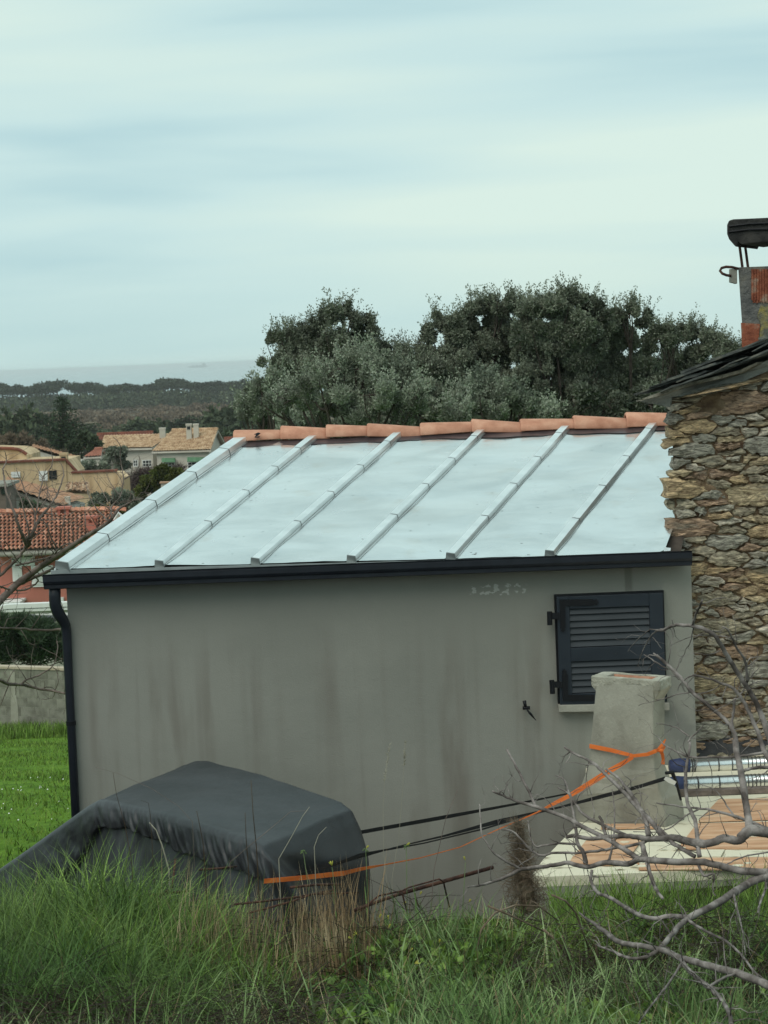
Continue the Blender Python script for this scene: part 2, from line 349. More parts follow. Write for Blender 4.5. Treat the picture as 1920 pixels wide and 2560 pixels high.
# haze
hz = bpy.data.materials.new('haze_air'); hz.use_nodes = True; hz.node_tree.nodes.clear()
pv = hz.node_tree.nodes.new('ShaderNodeVolumePrincipled'); pv.inputs['Color'].default_value = (0.96,0.985,1.0,1); pv.inputs['Density'].default_value = 0.00012; pv.inputs['Anisotropy'].default_value = 0.0
ho = hz.node_tree.nodes.new('ShaderNodeOutputMaterial'); hz.node_tree.links.new(pv.outputs[0], ho.inputs['Volume'])
mb = MB(); mb.box((-31000, -32, CAMZ - 62), (31000, 46000, CAMZ + 4.5)); mb.build('haze', hz, kind='stuff', label='thin sea haze over the plain')

sp_ = P(495, 905, 14000); sg = thing('cargo_ship', (sp_.x, 14000, SEAZ), 'faint grey ship on the hazy sea horizon', 'ship'); Mship = plain('ship_grey', (0.12,0.14,0.15))
MB().hexa([(sp_.x-60,13990,SEAZ),(sp_.x+55,13990,SEAZ),(sp_.x+55,14010,SEAZ),(sp_.x-60,14010,SEAZ)],[(sp_.x-66,13988,SEAZ+9),(sp_.x+62,13988,SEAZ+9),(sp_.x+62,14012,SEAZ+9),(sp_.x-66,14012,SEAZ+9)]).build('hull', Mship, sg)
MB().box((sp_.x+25,13991,SEAZ+9.1),(sp_.x+48,14009,SEAZ+24)).box((sp_.x+32,13996,SEAZ+24.1),(sp_.x+38,14004,SEAZ+30)).build('deckhouse', Mship, sg)
for q_ in (-40,-15,8): MB().box((sp_.x+q_,13994,SEAZ+9.1),(sp_.x+q_+14,14006,SEAZ+15)).build('cargo', Mship, sg)
# ------------------------------------------------------------------ foliage helpers
def leaves(centers, radii, n, size, aspect=2.0, flat=0.75, shell=0.55, seed=0, updir=0.3):
    """leaf quads scattered through clumps; returns V,F,tint"""
    g = np.random.default_rng(seed)
    C = np.asarray(centers, float); Rr = np.asarray(radii, float)
    w = Rr ** 2; k = g.choice(len(C), n, p=w / w.sum())
    d = g.normal(size=(n, 3)); d /= np.linalg.norm(d, axis=1)[:, None]
    rr = shell + (1 - shell) * g.random(n) ** 0.7
    rr = np.where(g.random(n) < 0.12, rr * 1.12, rr)
    p = C[k] + d * (Rr[k] * rr)[:, None] * np.array([1, 1, flat])
    a = g.normal(size=(n, 3)) + d * 0.9 + np.array([0, 0, updir]); a /= np.linalg.norm(a, axis=1)[:, None]
    b_ = np.cross(a, g.normal(size=(n, 3))); b_ /= np.linalg.norm(b_, axis=1)[:, None]
    s = size * (0.6 + 0.8 * g.random(n)); h = (s / aspect)[:, None]; s = s[:, None]
    V = np.stack([p, p + a * s * 0.5 + b_ * h * 0.5, p + a * s, p + a * s * 0.45 - b_ * h * 0.5], 1).reshape(-1, 3)
    Fq = np.arange(4 * n).reshape(n, 4)
    ct = g.random(len(C))
    t = 0.28 * g.random(n) + 0.72 * ct[k]
    return V, Fq, t
def clumpy(center, rad, n, seed, spread=1.0, rmin=0.22, rmax=0.42, squash=0.8):
    g = np.random.default_rng(seed); out = []; rs = []
    c = np.array(center, float)
    for i in range(n):
        d = g.normal(size=3); d /= np.linalg.norm(d); q = g.random() ** 0.45
        r_ = rad * (rmin + (rmax - rmin) * g.random())
        out.append(c + d * np.array([1, 1, squash]) * max(rad - r_ * 0.7, 0) * q * spread); rs.append(r_)
    return out, rs
M_oak = mat('holm_oak_leaves', [(0.080,0.094,0.066),(0.135,0.152,0.108),(0.205,0.222,0.165)], scale=0.7, rough=0.55, tint=0.42, trans=0.12, spec=0.35)
M_olive = mat('olive_leaves', [(0.125,0.145,0.108),(0.205,0.230,0.172),(0.30,0.325,0.26)], scale=0.9, rough=0.6, tint=0.5, trans=0.15)
M_wood_green = mat('far_foliage', [(0.026,0.038,0.020),(0.046,0.062,0.032),(0.075,0.090,0.048)], scale=0.15, rough=0.8, tint=0.55, rand=0.25)
M_pine = mat('pine_needles', [(0.022,0.032,0.018),(0.046,0.060,0.032)], scale=0.1, rough=0.85, tint=0.5, rand=0.2)
M_arau = mat('araucaria_needles', [(0.022,0.042,0.022),(0.042,0.066,0.032)], scale=1, rough=0.8, tint=0.5)
M_brownbush = mat('leafless_thicket', [(0.10,0.073,0.052),(0.17,0.128,0.09)], scale=0.3, rough=0.9, tint=0.5, rand=0.2)
M_purple = mat('purple_bare_twigs', [(0.09,0.06,0.06),(0.15,0.11,0.10)], scale=0.5, rough=0.9, tint=0.5)
M_yellowgreen = mat('yellow_green_leaves', [(0.052,0.070,0.014),(0.105,0.115,0.026)], scale=0.6, rough=0.75, tint=0.5, trans=0.15)
M_hedge = mat('oleander_leaves', [(0.040,0.070,0.036),(0.080,0.118,0.064)], scale=0.8, rough=0.7, tint=0.5, trans=0.1)

def branch_pts(a, b_, n, wob, g):
    a = Vector(a); b_ = Vector(b_); out = []
    for i in range(n + 1):
        t = i / n; p = a.lerp(b_, t); w = wob * math.sin(math.pi * min(t * 1.1, 1))
        out.append(p + Vector((g.normal() * w, g.normal() * w, g.normal() * w)))
    out[0] = a; return out
def big_tree(name, blobs, Y, nleaf, size, matl, label, cat='tree', group=None, seed=1, shell=0.35, flat=0.9, per=9, aspect=2.0, clump_lo=0.2, clump_hi=0.40, updir=0.3, depth=0.9, bark=None, trunk_r=0.16, sprigs=0):
    g = np.random.default_rng(seed)
    cs, rs = [], []
    pm = F / Y
    cen = []
    for (x, y, r) in blobs:
        c = P(x, y, Y + g.uniform(-0.5, 0.5) * depth); rad = r / pm; cen.append((c, rad))
        a, b_ = clumpy(c, rad, per, int(g.integers(1e6)), rmin=clump_lo, rmax=clump_hi, squash=1.0)
        cs += a; rs += b_
    mx_ = sum((c for c, _ in cen), Vector()) / len(cen)
    base = Vector((mx_.x, Y, ztf(mx_.x, Y)))
    t = thing(name, base, label, cat, group)
    V, Fq, tt = leaves(cs, rs, nleaf, size, aspect=aspect, flat=flat, shell=shell, seed=seed + 5, updir=updir)
    if sprigs:   # upright sprigs that fray the outline
        SV, ST = [], []
        for i in range(sprigs):
            k = int(g.integers(len(cs))); d = g.normal(size=3); d[2] = abs(d[2]) * 1.5 + 0.3; d /= np.linalg.norm(d)
            p0 = np.array(cs[k]) + d * rs[k] * 0.7; ln = g.uniform(0.14, 0.36); dr = d * 0.5 + np.array([0, 0, 0.8]) + g.normal(size=3) * 0.2; dr /= np.linalg.norm(dr)
            m_ = 22; q = g.random(m_); pp = p0 + dr * (q * ln)[:, None] + g.normal(size=(m_, 3)) * 0.02
            aa = g.normal(size=(m_, 3)) + dr * 1.2; aa /= np.linalg.norm(aa, axis=1)[:, None]; bb = np.cross(aa, g.normal(size=(m_, 3))); bb /= np.linalg.norm(bb, axis=1)[:, None]
            s_ = size * 0.9; SV.append(np.stack([pp, pp + aa * s_ * .5 + bb * s_ * .25, pp + aa * s_, pp + aa * s_ * .5 - bb * s_ * .25], 1).reshape(-1, 3)); ST.append(np.full(m_, 0.4 + 0.6 * g.random()))
        SV = np.concatenate(SV); ST = np.concatenate(ST)
        Fq = np.concatenate([Fq, np.arange(len(SV)).reshape(-1, 4) + len(V)]); V = np.concatenate([V, SV]); tt = np.concatenate([tt, ST])
    cr_ = link('crown', np_mesh('crown', V - np.array(base), Fq, matl, tt), t)
    mb = MB(); z0 = min(c.z - r_ for c, r_ in cen)
    fork = Vector((base.x, base.y, base.z + (z0 - base.z) * 0.6 + 0.5))
    mb.tube([base - Vector((0, 0, 0.3)), base.lerp(fork, 0.5) + Vector((0.06, 0, 0)), fork], [trunk_r * 1.3, trunk_r, trunk_r * 0.85], 8)
    mb.build('trunk', bark or M_bark_far, t)
    mb = MB()
    for c, r_ in (cen[::3] if name == 'holm_oak' else cen):
        p = branch_pts(fork, c, 5, r_ * 0.12, g); mb.tube(p, [trunk_r * (0.15 if name == 'holm_oak' else 0.28) * (1 - 0.14 * i) for i in range(6)], 6)
        for j in range(5):
            d = Vector(g.normal(size=3)); d.normalize(); e_ = c + d * r_ * 0.9
            mb.tube(branch_pts(p[int(g.integers(3, 6))], e_, 4, r_ * 0.08, g), [trunk_r * 0.17 * (1 - 0.2 * i) for i in range(5)], 4)
    mb.build('limbs', bark or M_bark_far, t)
    return t

# ------------------------------------------------------------------ sea line: stone pines (shared meshes)
def pine_meshes(seed):
    g = np.random.default_rng(seed)
    H = 1.0; cs, rs = [], []
    for i in range(16):
        a = g.random() * 6.28; q = g.random() ** 0.6
        cs.append((math.cos(a) * q * 0.32, math.sin(a) * q * 0.32, 0.72 + g.uniform(-0.05, 0.16) * (1 - q * 0.7))); rs.append(g.uniform(0.09, 0.16))
    V, Fq, t = leaves(cs, rs, 900, 0.055, aspect=1.4, flat=0.7, shell=0.4, seed=seed)
    cm = np_mesh('crown', V, Fq, M_pine, t)
    mb = MB(); mb.tube([(0,0,-0.05),(g.normal()*0.01,0,0.3),(g.normal()*0.02,0,0.62)], [0.022,0.018,0.014], 5)
    for i in range(5):
        a = g.random() * 6.28; mb.tube([(0,0,0.48 + 0.03*i),(math.cos(a)*0.1,math.sin(a)*0.1,0.62),(math.cos(a)*0.2,math.sin(a)*0.2,0.74)], [0.010,0.008,0.005], 4)
    return cm, mb.mesh('trunk', M_bark_far)
PM = [pine_meshes(s) for s in (11, 12, 13, 14)]
g = np.random.default_rng(5)
def skyline(px):   # top of the pine line in the photo
    return float(np.interp(px, [-60,0,60,140,230,270,330,350,400,420,470,560,620,700,1000], [958,956,962,950,955,960,957,968,948,944,950,948,944,940,930]))
px = -80
while px < 760:
    Yp = g.uniform(1040, 1150); top = skyline(px) + g.uniform(-3, 14); 
    pt = P(px, top, Yp); gz = ztf(pt.x, Yp); H = max(pt.z - gz, 6) * 1.08
    if not (150 < px < 178 or 545 < px < 562):
        v = int(g.integers(4)); t = thing('stone_pine', (pt.x, Yp, gz), 'dark umbrella pine in the far line of pines along the shore', 'tree', 'umbrella pines along the shore')
        s = g.uniform(0.9, 1.3) * H
        link('crown', PM[v][0], t).scale = (s * 1.1, s * 1.1, H); link('trunk', PM[v][1], t).scale = (H, H, H)
        t.rotation_euler = (0, 0, g.random() * 6.28)
    px += g.uniform(7, 15)
# far wood below the pines and brown scrub: nobody could count it
def bush_field(name, n, xr, yr, hr, matl, label, seed, nl=70, size=0.9):
    g = np.random.default_rng(seed); cs, rs = [], []
    for i in range(n):
        Yp = g.uniform(*yr); X = P(g.uniform(*xr), 1000, Yp).x; h = g.uniform(*hr); cs.append((X, Yp, ztf(X, Yp) + h * 0.4)); rs.append(h)
    V, Fq, t = leaves(cs, rs, n * nl, size, aspect=1.3, flat=0.6, shell=0.6, seed=seed); return tag(link(name, np_mesh(name, V, Fq, matl, t)), label, None, None, 'stuff')
bush_field('coastal_scrub', 620, (-60, 760), (1000, 1165), (4.2, 7.4), M_wood_green, 'dark scrub and undergrowth at the foot of the shore pines', 31, 70, 1.3)
bush_field('brown_scrub', 420, (-60, 760), (500, 900), (1.0, 2.2), M_brownbush, 'brown leafless scrub and vines on the plain', 32, 60, 0.8)
# mid-distance wood: rounded evergreen trees
def oak_mesh(seed, n=1500, size=0.075):
    a, b_ = clumpy((0,0,0.6), 0.42, 26, seed, rmin=0.25, rmax=0.42, squash=0.85)
    V, Fq, t = leaves(a, b_, n, size, aspect=1.5, flat=0.85, shell=0.5, seed=seed)
    cm = np_mesh('crown', V, Fq, M_wood_green, t); mb = MB(); mb.tube([(0,0,-0.1),(0.01,0,0.25),(0,0.01,0.55)], [0.04,0.03,0.02], 6)
    return cm, mb.mesh('trunk', M_bark_far)
OM = [oak_mesh(s) for s in (21, 22, 23, 24, 25)]
def put_oak(px, Yp, H, W, g, label, group, name='evergreen_tree'):
    X = P(px, 1000, Yp).x; v = int(g.integers(5)); t = thing(name, (X, Yp, ztf(X, Yp)), label, 'tree', group)
    link('crown', OM[v][0], t).scale = (W, W, H); link('trunk', OM[v][1], t).scale = (H, H, H); t.rotation_euler = (0, 0, g.random() * 6.28)
g = np.random.default_rng(8)
for i in range(60):
    Yp = 430 - 235 * (i / 60) ** 0.8; q = g.uniform(-60, 790)
    left = q < 330
    put_oak(q, Yp, g.uniform(5.0, 8.2) * (0.72 if left and Yp > 320 else 1), g.uniform(8, 12), g, 'dark green round tree in the wood behind the village roofs', 'trees of the wood behind the village')
for i, q in enumerate((560, 600, 640, 690, 740)):
    put_oak(q, 330 - 20 * i, 9.8, 11, g, 'dark green round tree in the wood behind the village roofs', 'trees of the wood behind the village')
for i, (q, h) in enumerate(((45, 8.0), (75, 7.0), (25, 6.0))):
    put_oak(q, 300, h + 3.0, 10, g, 'dark round tree standing left of the tall araucaria on the plain', 'dark trees left of the araucaria')
# araucaria
def araucaria():
    Yp = 175; top = P(155, 998, Yp); gz = ztf(top.x, Yp); t = thing('araucaria', (top.x, Yp, gz), 'tall dark araucaria with whorled branches rising behind the ochre house', 'tree')
    H = top.z - gz; mb = MB(); mb.tube([(top.x, Yp, gz - 0.3), (top.x, Yp, top.z)], [0.22, 0.04], 8); mb.build('trunk', M_bark_far, t)
    g = np.random.default_rng(3); cs, rs, n = [], [], 16
    mbw = MB()
    for i in range(n):
        f = i / (n - 1); z = gz + H * (0.30 + 0.68 * f); ln = (1 - f) ** 0.75 * 2.7 + 0.22
        if i in (13,): ln *= 0.6
        m_ = 9 if f < 0.7 else 6
        for k in range(m_):
            a = 6.283 * (k + g.random() * 0.5) / m_
            for q in np.linspace(0.15, 1, 6 if f < 0.7 else 4):
                cs.append((top.x + math.cos(a) * ln * q, Yp + math.sin(a) * ln * q, z + 0.10 * q * ln + 0.28 * q * q)); rs.append(0.20 + 0.04 * ln)
            mbw.tube([(top.x, Yp, z), (top.x + math.cos(a) * ln, Yp + math.sin(a) * ln, z + 0.1 * ln)], [0.05, 0.02], 4)
    V, Fq, tt = leaves(cs, rs, 9000, 0.22, aspect=2.5, flat=0.4, shell=0.0, seed=3); link('crown', np_mesh('crown', V - np.array(t.location), Fq, M_arau, tt), t); mbw.build('limbs', M_bark_far, t)
araucaria()

# ------------------------------------------------------------------ village
M_cream = mat('cream_render', [(0.50,0.46,0.39),(0.60,0.56,0.49)], scale=0.6, rough=0.9, fine=0.08)
M_ochre = mat('ochre_render', [(0.38,0.26,0.15),(0.55,0.40,0.245),(0.62,0.47,0.30)], scale=0.5, rough=0.9, stretch=(3,3,0.5), fine=0.1)
M_redwall = mat('brick_red_render', [(0.42,0.145,0.11),(0.50,0.19,0.145)], scale=0.5, rough=0.9, fine=0.08)
M_palewall = mat('pale_grey_render', [(0.38,0.37,0.33),(0.50,0.48,0.43)], scale=0.6, rough=0.9, stretch=(2,2,0.5))
M_tilebrown = mat('sandy_roof_tiles', [(0.30,0.18,0.105),(0.47,0.31,0.19),(0.58,0.42,0.28)], scale=3.0, rough=0.9, fine=0.35, detail=8)
M_tilered = mat('red_roof_tiles', [(0.15,0.055,0.04),(0.24,0.085,0.055)], scale=2.0, rough=0.9, fine=0.3)
M_tilepeach = mat('peach_roof_tiles', [(0.50,0.30,0.20),(0.66,0.42,0.29)], scale=1.5, rough=0.9, fine=0.2, tint=0.2)
M_tileorange = mat('orange_roof_tile', [(0.34,0.135,0.09),(0.50,0.225,0.145),(0.60,0.34,0.25)], scale=2.5, rough=0.9, rand=0.30, fine=0.25)
M_tilemix = mat('mottled_roof_tiles', [(0.14,0.085,0.06),(0.42,0.25,0.16),(0.55,0.42,0.3)], scale=4, rough=0.9, fine=0.4, lo=0.42, hi=0.58)
M_glass = plain('dark_window_glass', (0.02,0.025,0.03), rough=0.12, spec=0.6, scale=1)
M_green = mat('green_awning', [(0.06,0.14,0.075),(0.12,0.22,0.13)], scale=1, stretch=(14,1,1), rough=0.8)

def tile_surface(fL, fR, bL, bR, pitch, row, amp=0.05, step=0.03):
    """barrel-tiled slope as real corrugated geometry: front edge fL-fR, back edge bL-bR"""
    fL, fR, bL, bR = map(Vector, (fL, fR, bL, bR)); W = (fR - fL).length; D = (bL - fL).length
    nc = max(2, int(W / pitch)); nr = max(2, int(D / row)); nm = ((fR - fL).cross(bL - fL)).normalized()
    if nm.z < 0: nm = -nm
    prof = [(0, 0), (0.18, 0.75), (0.4, 1.0), (0.62, 0.75), (0.8, 0.0), (0.9, -0.15)]
    us = [((c + p) / nc, h) for c in range(nc) for p, h in prof] + [(1.0, 0)]
    V = []
    for r in range(nr):
        for v, st in ((r / nr, 1.0), ((r + 1) / nr - 0.0005, 0.0)):
            a = fL.lerp(bL, v); b_ = fR.lerp(bR, v)
            for u, h in us: V.append(a.lerp(b_, u) + nm * (h * amp + st * step))
    m_ = len(us); V.extend([]); Fs = []
    for r in range(2 * nr - 1):
        for c in range(m_ - 1): Fs.append((r*m_+c, r*m_+c+1, (r+1)*m_+c+1, (r+1)*m_+c))
    return V, Fs
def house(name, label, eL, eR, rL, rR, gz, wallm, tilem, pitch=0.22, row=0.38, over=0.3, cat='house'):
    eL, eR, rL, rR = map(Vector, (eL, eR, rL, rR))
    bL = Vector((2*rL.x - eL.x, 2*rL.y - eL.y, eL.z)); bR = Vector((2*rR.x - eR.x, 2*rR.y - eR.y, eR.z))
    t = thing(name, (eL.x, eL.y, gz), label, cat)
    V, Fs = tile_surface(eL, eR, rL, rR, pitch, row); V2, F2 = tile_surface(bR, bL, rR, rL, pitch, row)
    rf = MB().add(V, Fs).add(V2, F2).build('roof', tilem, t, kind='stuff')
    th = Vector((0, 0, -0.10)); mb = MB(); 
    mb.prism([eL + th*0.6, eR + th*0.6, rR + th*0.6, rL + th*0.6], th); mb.prism([rL + th*0.6, rR + th*0.6, bR + th*0.6, bL + th*0.6], th)
    mb.build('roof_deck', wallm, t)
    mb = MB(); ux = (eR - eL).normalized(); mb.tube([rL + Vector((0,0,0.04)), rR + Vector((0,0,0.04))], 0.10, 8); mb.build('ridge', tilem, t)
    ins = ux * over; uy = (rL - eL); uy.z = 0; uyl = uy.length; uy.normalize(); sl = (rL.z - eL.z) / uyl
    def w(e, s1, s2, z=None):
        p = e + ins * s1 + uy * over * s2; p.z = (e.z + sl * over - 0.17) if z is None else z; return p
    fl, fr, br, bl = w(eL, 1, 1), w(eR, -1, 1), w(bR, -1, -1), w(bL, 1, -1)
    tl = rL + ins - Vector((0,0,0.17)); tr = rR - ins - Vector((0,0,0.17))
    lo = [Vector((p.x, p.y, gz)) for p in (fl, fr, br, bl)]
    MB().add(lo + [fl, fr, br, bl, tl, tr], [(0,1,5,4),(1,2,6,9,5),(2,3,7,6),(3,0,4,8,7),(3,2,1,0)]).build('wall', wallm, t)
    t['_'] = 0; del t['_']
    return t, rf, (fl, fr)
def win(parent, x0, y0, x1, y1, Y, frame=M_white, pane=M_glass, bars=(1, 1), thick=0.05, out=0.06, kind='window', fw=0.07):
    a = P(x0, y1, Y - out); b_ = P(x1, y0, Y - out); x0_, x1_, z0, z1 = a.x, b_.x, a.z, b_.z
    mb = MB(); mb.box((x0_, Y-out, z0), (x0_+fw, Y-out+thick, z1)).box((x1_-fw, Y-out, z0), (x1_, Y-out+thick, z1)).box((x0_+fw, Y-out, z1-fw), (x1_-fw, Y-out+thick, z1)).box((x0_+fw, Y-out, z0), (x1_-fw, Y-out+thick, z0+fw))
    for i in range(1, bars[0]+1):
        x = x0_ + (x1_-x0_)*i/(bars[0]+1); mb.box((x-0.02, Y-out+0.004, z0+fw), (x+0.02, Y-out+thick-0.003, z1-fw))
    for i in range(1, bars[1]+1):
        z = z0 + (z1-z0)*i/(bars[1]+1); mb.box((x0_+fw, Y-out+0.006, z-0.02), (x1_-fw, Y-out+thick-0.005, z+0.02))
    f = mb.build(kind, frame, parent); MB().box((x0_+fw, Y-out+0.02, z0+fw), (x1_-fw, Y-out+0.04, z1-fw)).build('pane', pane, f); return f
def shutter_box(parent, x0, y0, x1, y1, Y, m, name='shutter', th=0.06, out=0.08, slats=0):
    a = P(x0, y1, Y - out); b_ = P(x1, y0, Y - out); mb = MB().box((a.x, Y-out, a.z), (b_.x, Y-out+th, b_.z)); o = mb.build(name, m, parent)
    if slats:
        for i in range(slats):
            z = a.z + (b_.z-a.z)*(i+0.6)/(slats+0.3); mbb = MB().box((a.x+0.06, Y-out-0.025, z), (b_.x-0.06, Y-out-0.003, z+(b_.z-a.z)/slats*0.55)); mbb.build('slat', m, o)
    return o
def chim(parent, x0, y0, x1, y1, Y, m, cap=None, d=0.5):
    a = P(x0, y1, Y); b_ = P(x1, y0, Y); w = b_.x - a.x; mb = MB().box((a.x, Y, a.z - 0.4), (b_.x, Y + d, b_.z - 0.14)); mb.box((a.x-0.03, Y-0.03, b_.z-0.137), (b_.x+0.03, Y+d+0.03, b_.z))
    o = mb.build('chimney', m, parent)
    MB().box((a.x+w*0.2, Y-0.036, b_.z-0.42), (b_.x-w*0.2, Y-0.004, b_.z-0.2)).build('flue_opening', M_glass, o); return o

# white house with sandy roof
gz = ztf(-15, 165)
wh, rf, _ = house('white_house', 'off-white house with a sandy tiled roof, three pale chimneys and green awnings', P(378.7,1128.6,161), P(527,1124,159), P(430.6,1075.5,165), P(545,1073,163), gz, M_cream, M_tilebrown, 0.21, 0.36)
eL, eR, rL, rR = P(248,1121.5,166), P(380,1118.5,163.6), P(261,1088.5,168.5), P(431,1084,166.5)
V, Fs = tile_surface(eL, eR, rL, rR, 0.21, 0.36); MB().add(V, Fs).build('roof', M_tilebrown, wh, kind='stuff')
MB().prism([eL - Vector((0,0,.08)), eR - Vector((0,0,.08)), rR - Vector((0,0,.08)), rL - Vector((0,0,.08))], (0,0,-0.1)).build('roof_deck', M_cream, wh)
w0, w1 = eL + Vector((.35,.35,0)), eR + Vector((0,.35,0)); MB().hexa([Vector((w0.x,w0.y,gz)),Vector((w1.x,w1.y,gz)),Vector((rR.x,rR.y,gz)),Vector((rL.x+.3,rL.y,gz))], [w0-Vector((0,0,.1)),w1-Vector((0,0,.1)),rR-Vector((0,0,.2)),rL+Vector((.3,0,-.2))]).build('wall', M_cream, wh)
for a in ((399,1069,412,1094,165.5), (466,1059,477.5,1090,162), (484,1059,495,1086,162)):
    o = chim(wh, *a, M_cream)
    if a[0] != 466: bpy.data.objects.remove(o.children[0])
for a, bb in (((405,1155,437,1180,160.6), (3, 2)), ((469,1153,513,1180,159.6), (3, 2)), ((356,1149,380,1168,164.1), (2, 1)), ((333,1149,345,1167,164.6), (1, 1))): win(wh, *a, bars=bb)
for (x0, y0, x1, y1, Y) in ((404,1146,438,1156,160.6), (468,1144,513,1155,159.6)):
    a = P(x0, y0, Y-.1); b_ = P(x1, y0, Y-.1); c = P(x1, y1, Y-.7); d = P(x0, y1, Y-.7); MB().prism([a, b_, c, d], (0,0,0.04)).build('awning', M_green, wh)
mb = MB(); c = P(474,1060,162.2); mb.tube([c, c + Vector((0,0,.7))], .025, 4); mb.tube([c + Vector((-.5,0,.25)), c + Vector((.4,0,.35))], .02, 4)
for q in (-.45,-.25,-.05,.15,.35): mb.tube([c + Vector((q,0,.15)), c + Vector((q,0,.5))], .012, 4)
mb.build('antenna', M_iron, wh)
for i, (x, y) in enumerate(((461,1057),)):
    pass
# red-roofed house behind it
house('red_roofed_house', 'dark red tiled house half hidden behind the off-white house', P(226,1124,176), P(372,1119,174), P(243,1086,180), P(383,1080.5,178), ztf(-20,178), M_cream, M_tilered, 0.22, 0.4)
h2, _, _ = house('small_red_house', 'low dark red tiled roof left of the off-white house', P(196,1128,182), P(240,1126,182), P(205,1106,185), P(240,1104,185), ztf(-20,182), M_cream, M_tilered, 0.22, 0.4)
h3, _, _ = house('garden_annex', 'small white annex with a pinkish hipped tile roof beside olive bush', P(208,1142.5,158), P(253,1140,157.6), P(238,1123,160), P(256,1122,159.6), ztf(-20,158), M_cream, mat('pink_roof_tiles', [(0.30,0.12,0.08),(0.40,0.17,0.12)], scale=2, rough=0.9, fine=0.2), 0.22, 0.36, over=.12)
house('distant_red_roof', 'sliver of a red tiled roof beyond the upper end of the metal roof', P(556,1110,190), P(640,1107,190), P(560,1096,193), P(640,1093,193), ztf(-10,190), M_cream, M_tilered, 0.22, 0.4)
# ochre house
YH = 120; gz = ztf(-20, 120)
oh = thing('ochre_house', (P(80,1200,YH).x, YH, gz), 'ochre rendered house with flat parapets, white shutters and barred window', 'house')
a, b_ = P(-40,1159,YH), P(164,1150.5,YH); MB().hexa([Vector((a.x,YH,gz)),Vector((b_.x,YH,gz)),Vector((b_.x,YH+6,gz)),Vector((a.x,YH+6,gz))],[a,b_,b_+Vector((0,6,0)),a+Vector((0,6,0))]).build('wall', M_ochre, oh)
# coping tiles along the parapet
mb = MB(); n_ = 46
for i in range(n_): mb.tube([a.lerp(b_, i/n_) + Vector((0,-.12,.03)), a.lerp(b_, i/n_) + Vector((0,.3,.06))], .06, 6)
mb.build('parapet_tiles', M_tilered, oh, kind='stuff')
c = P(187,1181,YH+.0); d = Vector((c.x, YH, gz)); MB().prism([Vector((b_.x+.003,YH+.1,gz)), d+Vector((0,.1,0)), c+Vector((0,.1,0)), b_+Vector((.003,.1,0))], (0,4,0)).build('side_wall', M_ochre, oh)
mb = MB(); mb.tube([b_ + Vector((0,.05,.04)), c + Vector((.1,.05,.04))], .09, 6); mb.build('verge', M_tilered, oh)
# curved parapet block
pts = [P(x, y, YH+4) for x, y in ((-40,1121),(0,1122.5),(30,1123),(46,1125.5),(58,1131),(67,1138))]
mb = MB(); lo = [Vector((pts[-1].x, YH+4, gz)), Vector((pts[0].x, YH+4, gz))]; mb.prism(pts + lo, (0,5,0)); fix(mb.build('curved_wall', M_ochre, oh))
mb = MB(); mb.tube([p + Vector((0,-.05,.05)) for p in pts], .10, 6); mb.build('parapet_coping', M_tilered, oh)
win(oh, 123,1176,141,1199,YH, frame=M_iron, bars=(2,3)); shutter_box(oh, 98,1177,118,1202,YH,M_white); shutter_box(oh, 28,1179,50,1194,YH,M_white)
chim(oh, 150,1132,167,1151,YH+.5,M_ochre)
# courtyard wall
cw = thing('courtyard_wall', (P(235,1200,117).x, 117, gz), 'stained ochre courtyard wall with tiled coping right of the ochre house', 'wall')
a, b_ = P(178,1183,117), P(292,1178,116); MB().hexa([Vector((a.x,117,gz)),Vector((b_.x,116,gz)),Vector((b_.x+.3,116.6,gz)),Vector((a.x,117.6,gz))],[a,b_,b_+Vector((.3,.6,0)),a+Vector((0,.6,0))]).build('wall', M_ochre, cw)
c = P(308,1192,113.5); MB().prism([Vector((b_.x+.02,115.9,gz)), Vector((c.x,c.y,gz)), c, b_+Vector((.02,-.1,0))], (.3,.4,0)).build('return_wall', M_ochre, cw)
mb = MB()
for i in range(30): q = a.lerp(b_, (i+.5)/30); mb.tube([q + Vector((0,-.1,.03)), q + Vector((0,.5,.05))], .055, 6)
mb.build('coping_tiles', M_tilered, cw, kind='stuff')
lt = thing('lean_to_roof', (P(195,1215,113).x, 113, gz), 'mottled tiled lean-to roof at the foot of the courtyard wall', 'roof')
V, Fs = tile_surface(P(160,1226,112), P(226,1230,112), P(168,1207,115.5), P(222,1205,115.5), .22, .36, .07); MB().add(V, Fs).build('tiles', M_tilemix, lt, kind='stuff'); a, b_ = P(160,1227,112.2), P(226,1231,112.2)
MB().hexa([Vector((a.x,112.2,gz)),Vector((b_.x,112.2,gz)),Vector((b_.x,115.5,gz)),Vector((a.x,115.5,gz))],[a-Vector((0,0,.1)),b_-Vector((0,0,.1)),P(222,1206,115.5)-Vector((0,0,.2)),P(168,1208,115.5)-Vector((0,0,.2))]).build('wall', M_ochre, lt)
# roof verge behind
bh = thing('beige_house', (P(140,1130,150).x, 150, ztf(-20,150)), 'roof of a beige house sloping down to the right behind the ochre house', 'house')
V, Fs = tile_surface(P(78,1118,148), P(195,1150,148), P(82,1111,152), P(200,1143,152), .22, .36); MB().add(V, Fs).build('roof', M_tilepeach, bh, kind='stuff')
a, b_ = P(80,1120,148.2), P(193,1152,148.2); z_ = ztf(-20,150); MB().prism([Vector((a.x,148.2,z_)),Vector((b_.x,148.2,z_)),b_-Vector((0,0,.1)),a-Vector((0,0,.1))],(0,3.6,0)).build('wall', M_cream, bh)
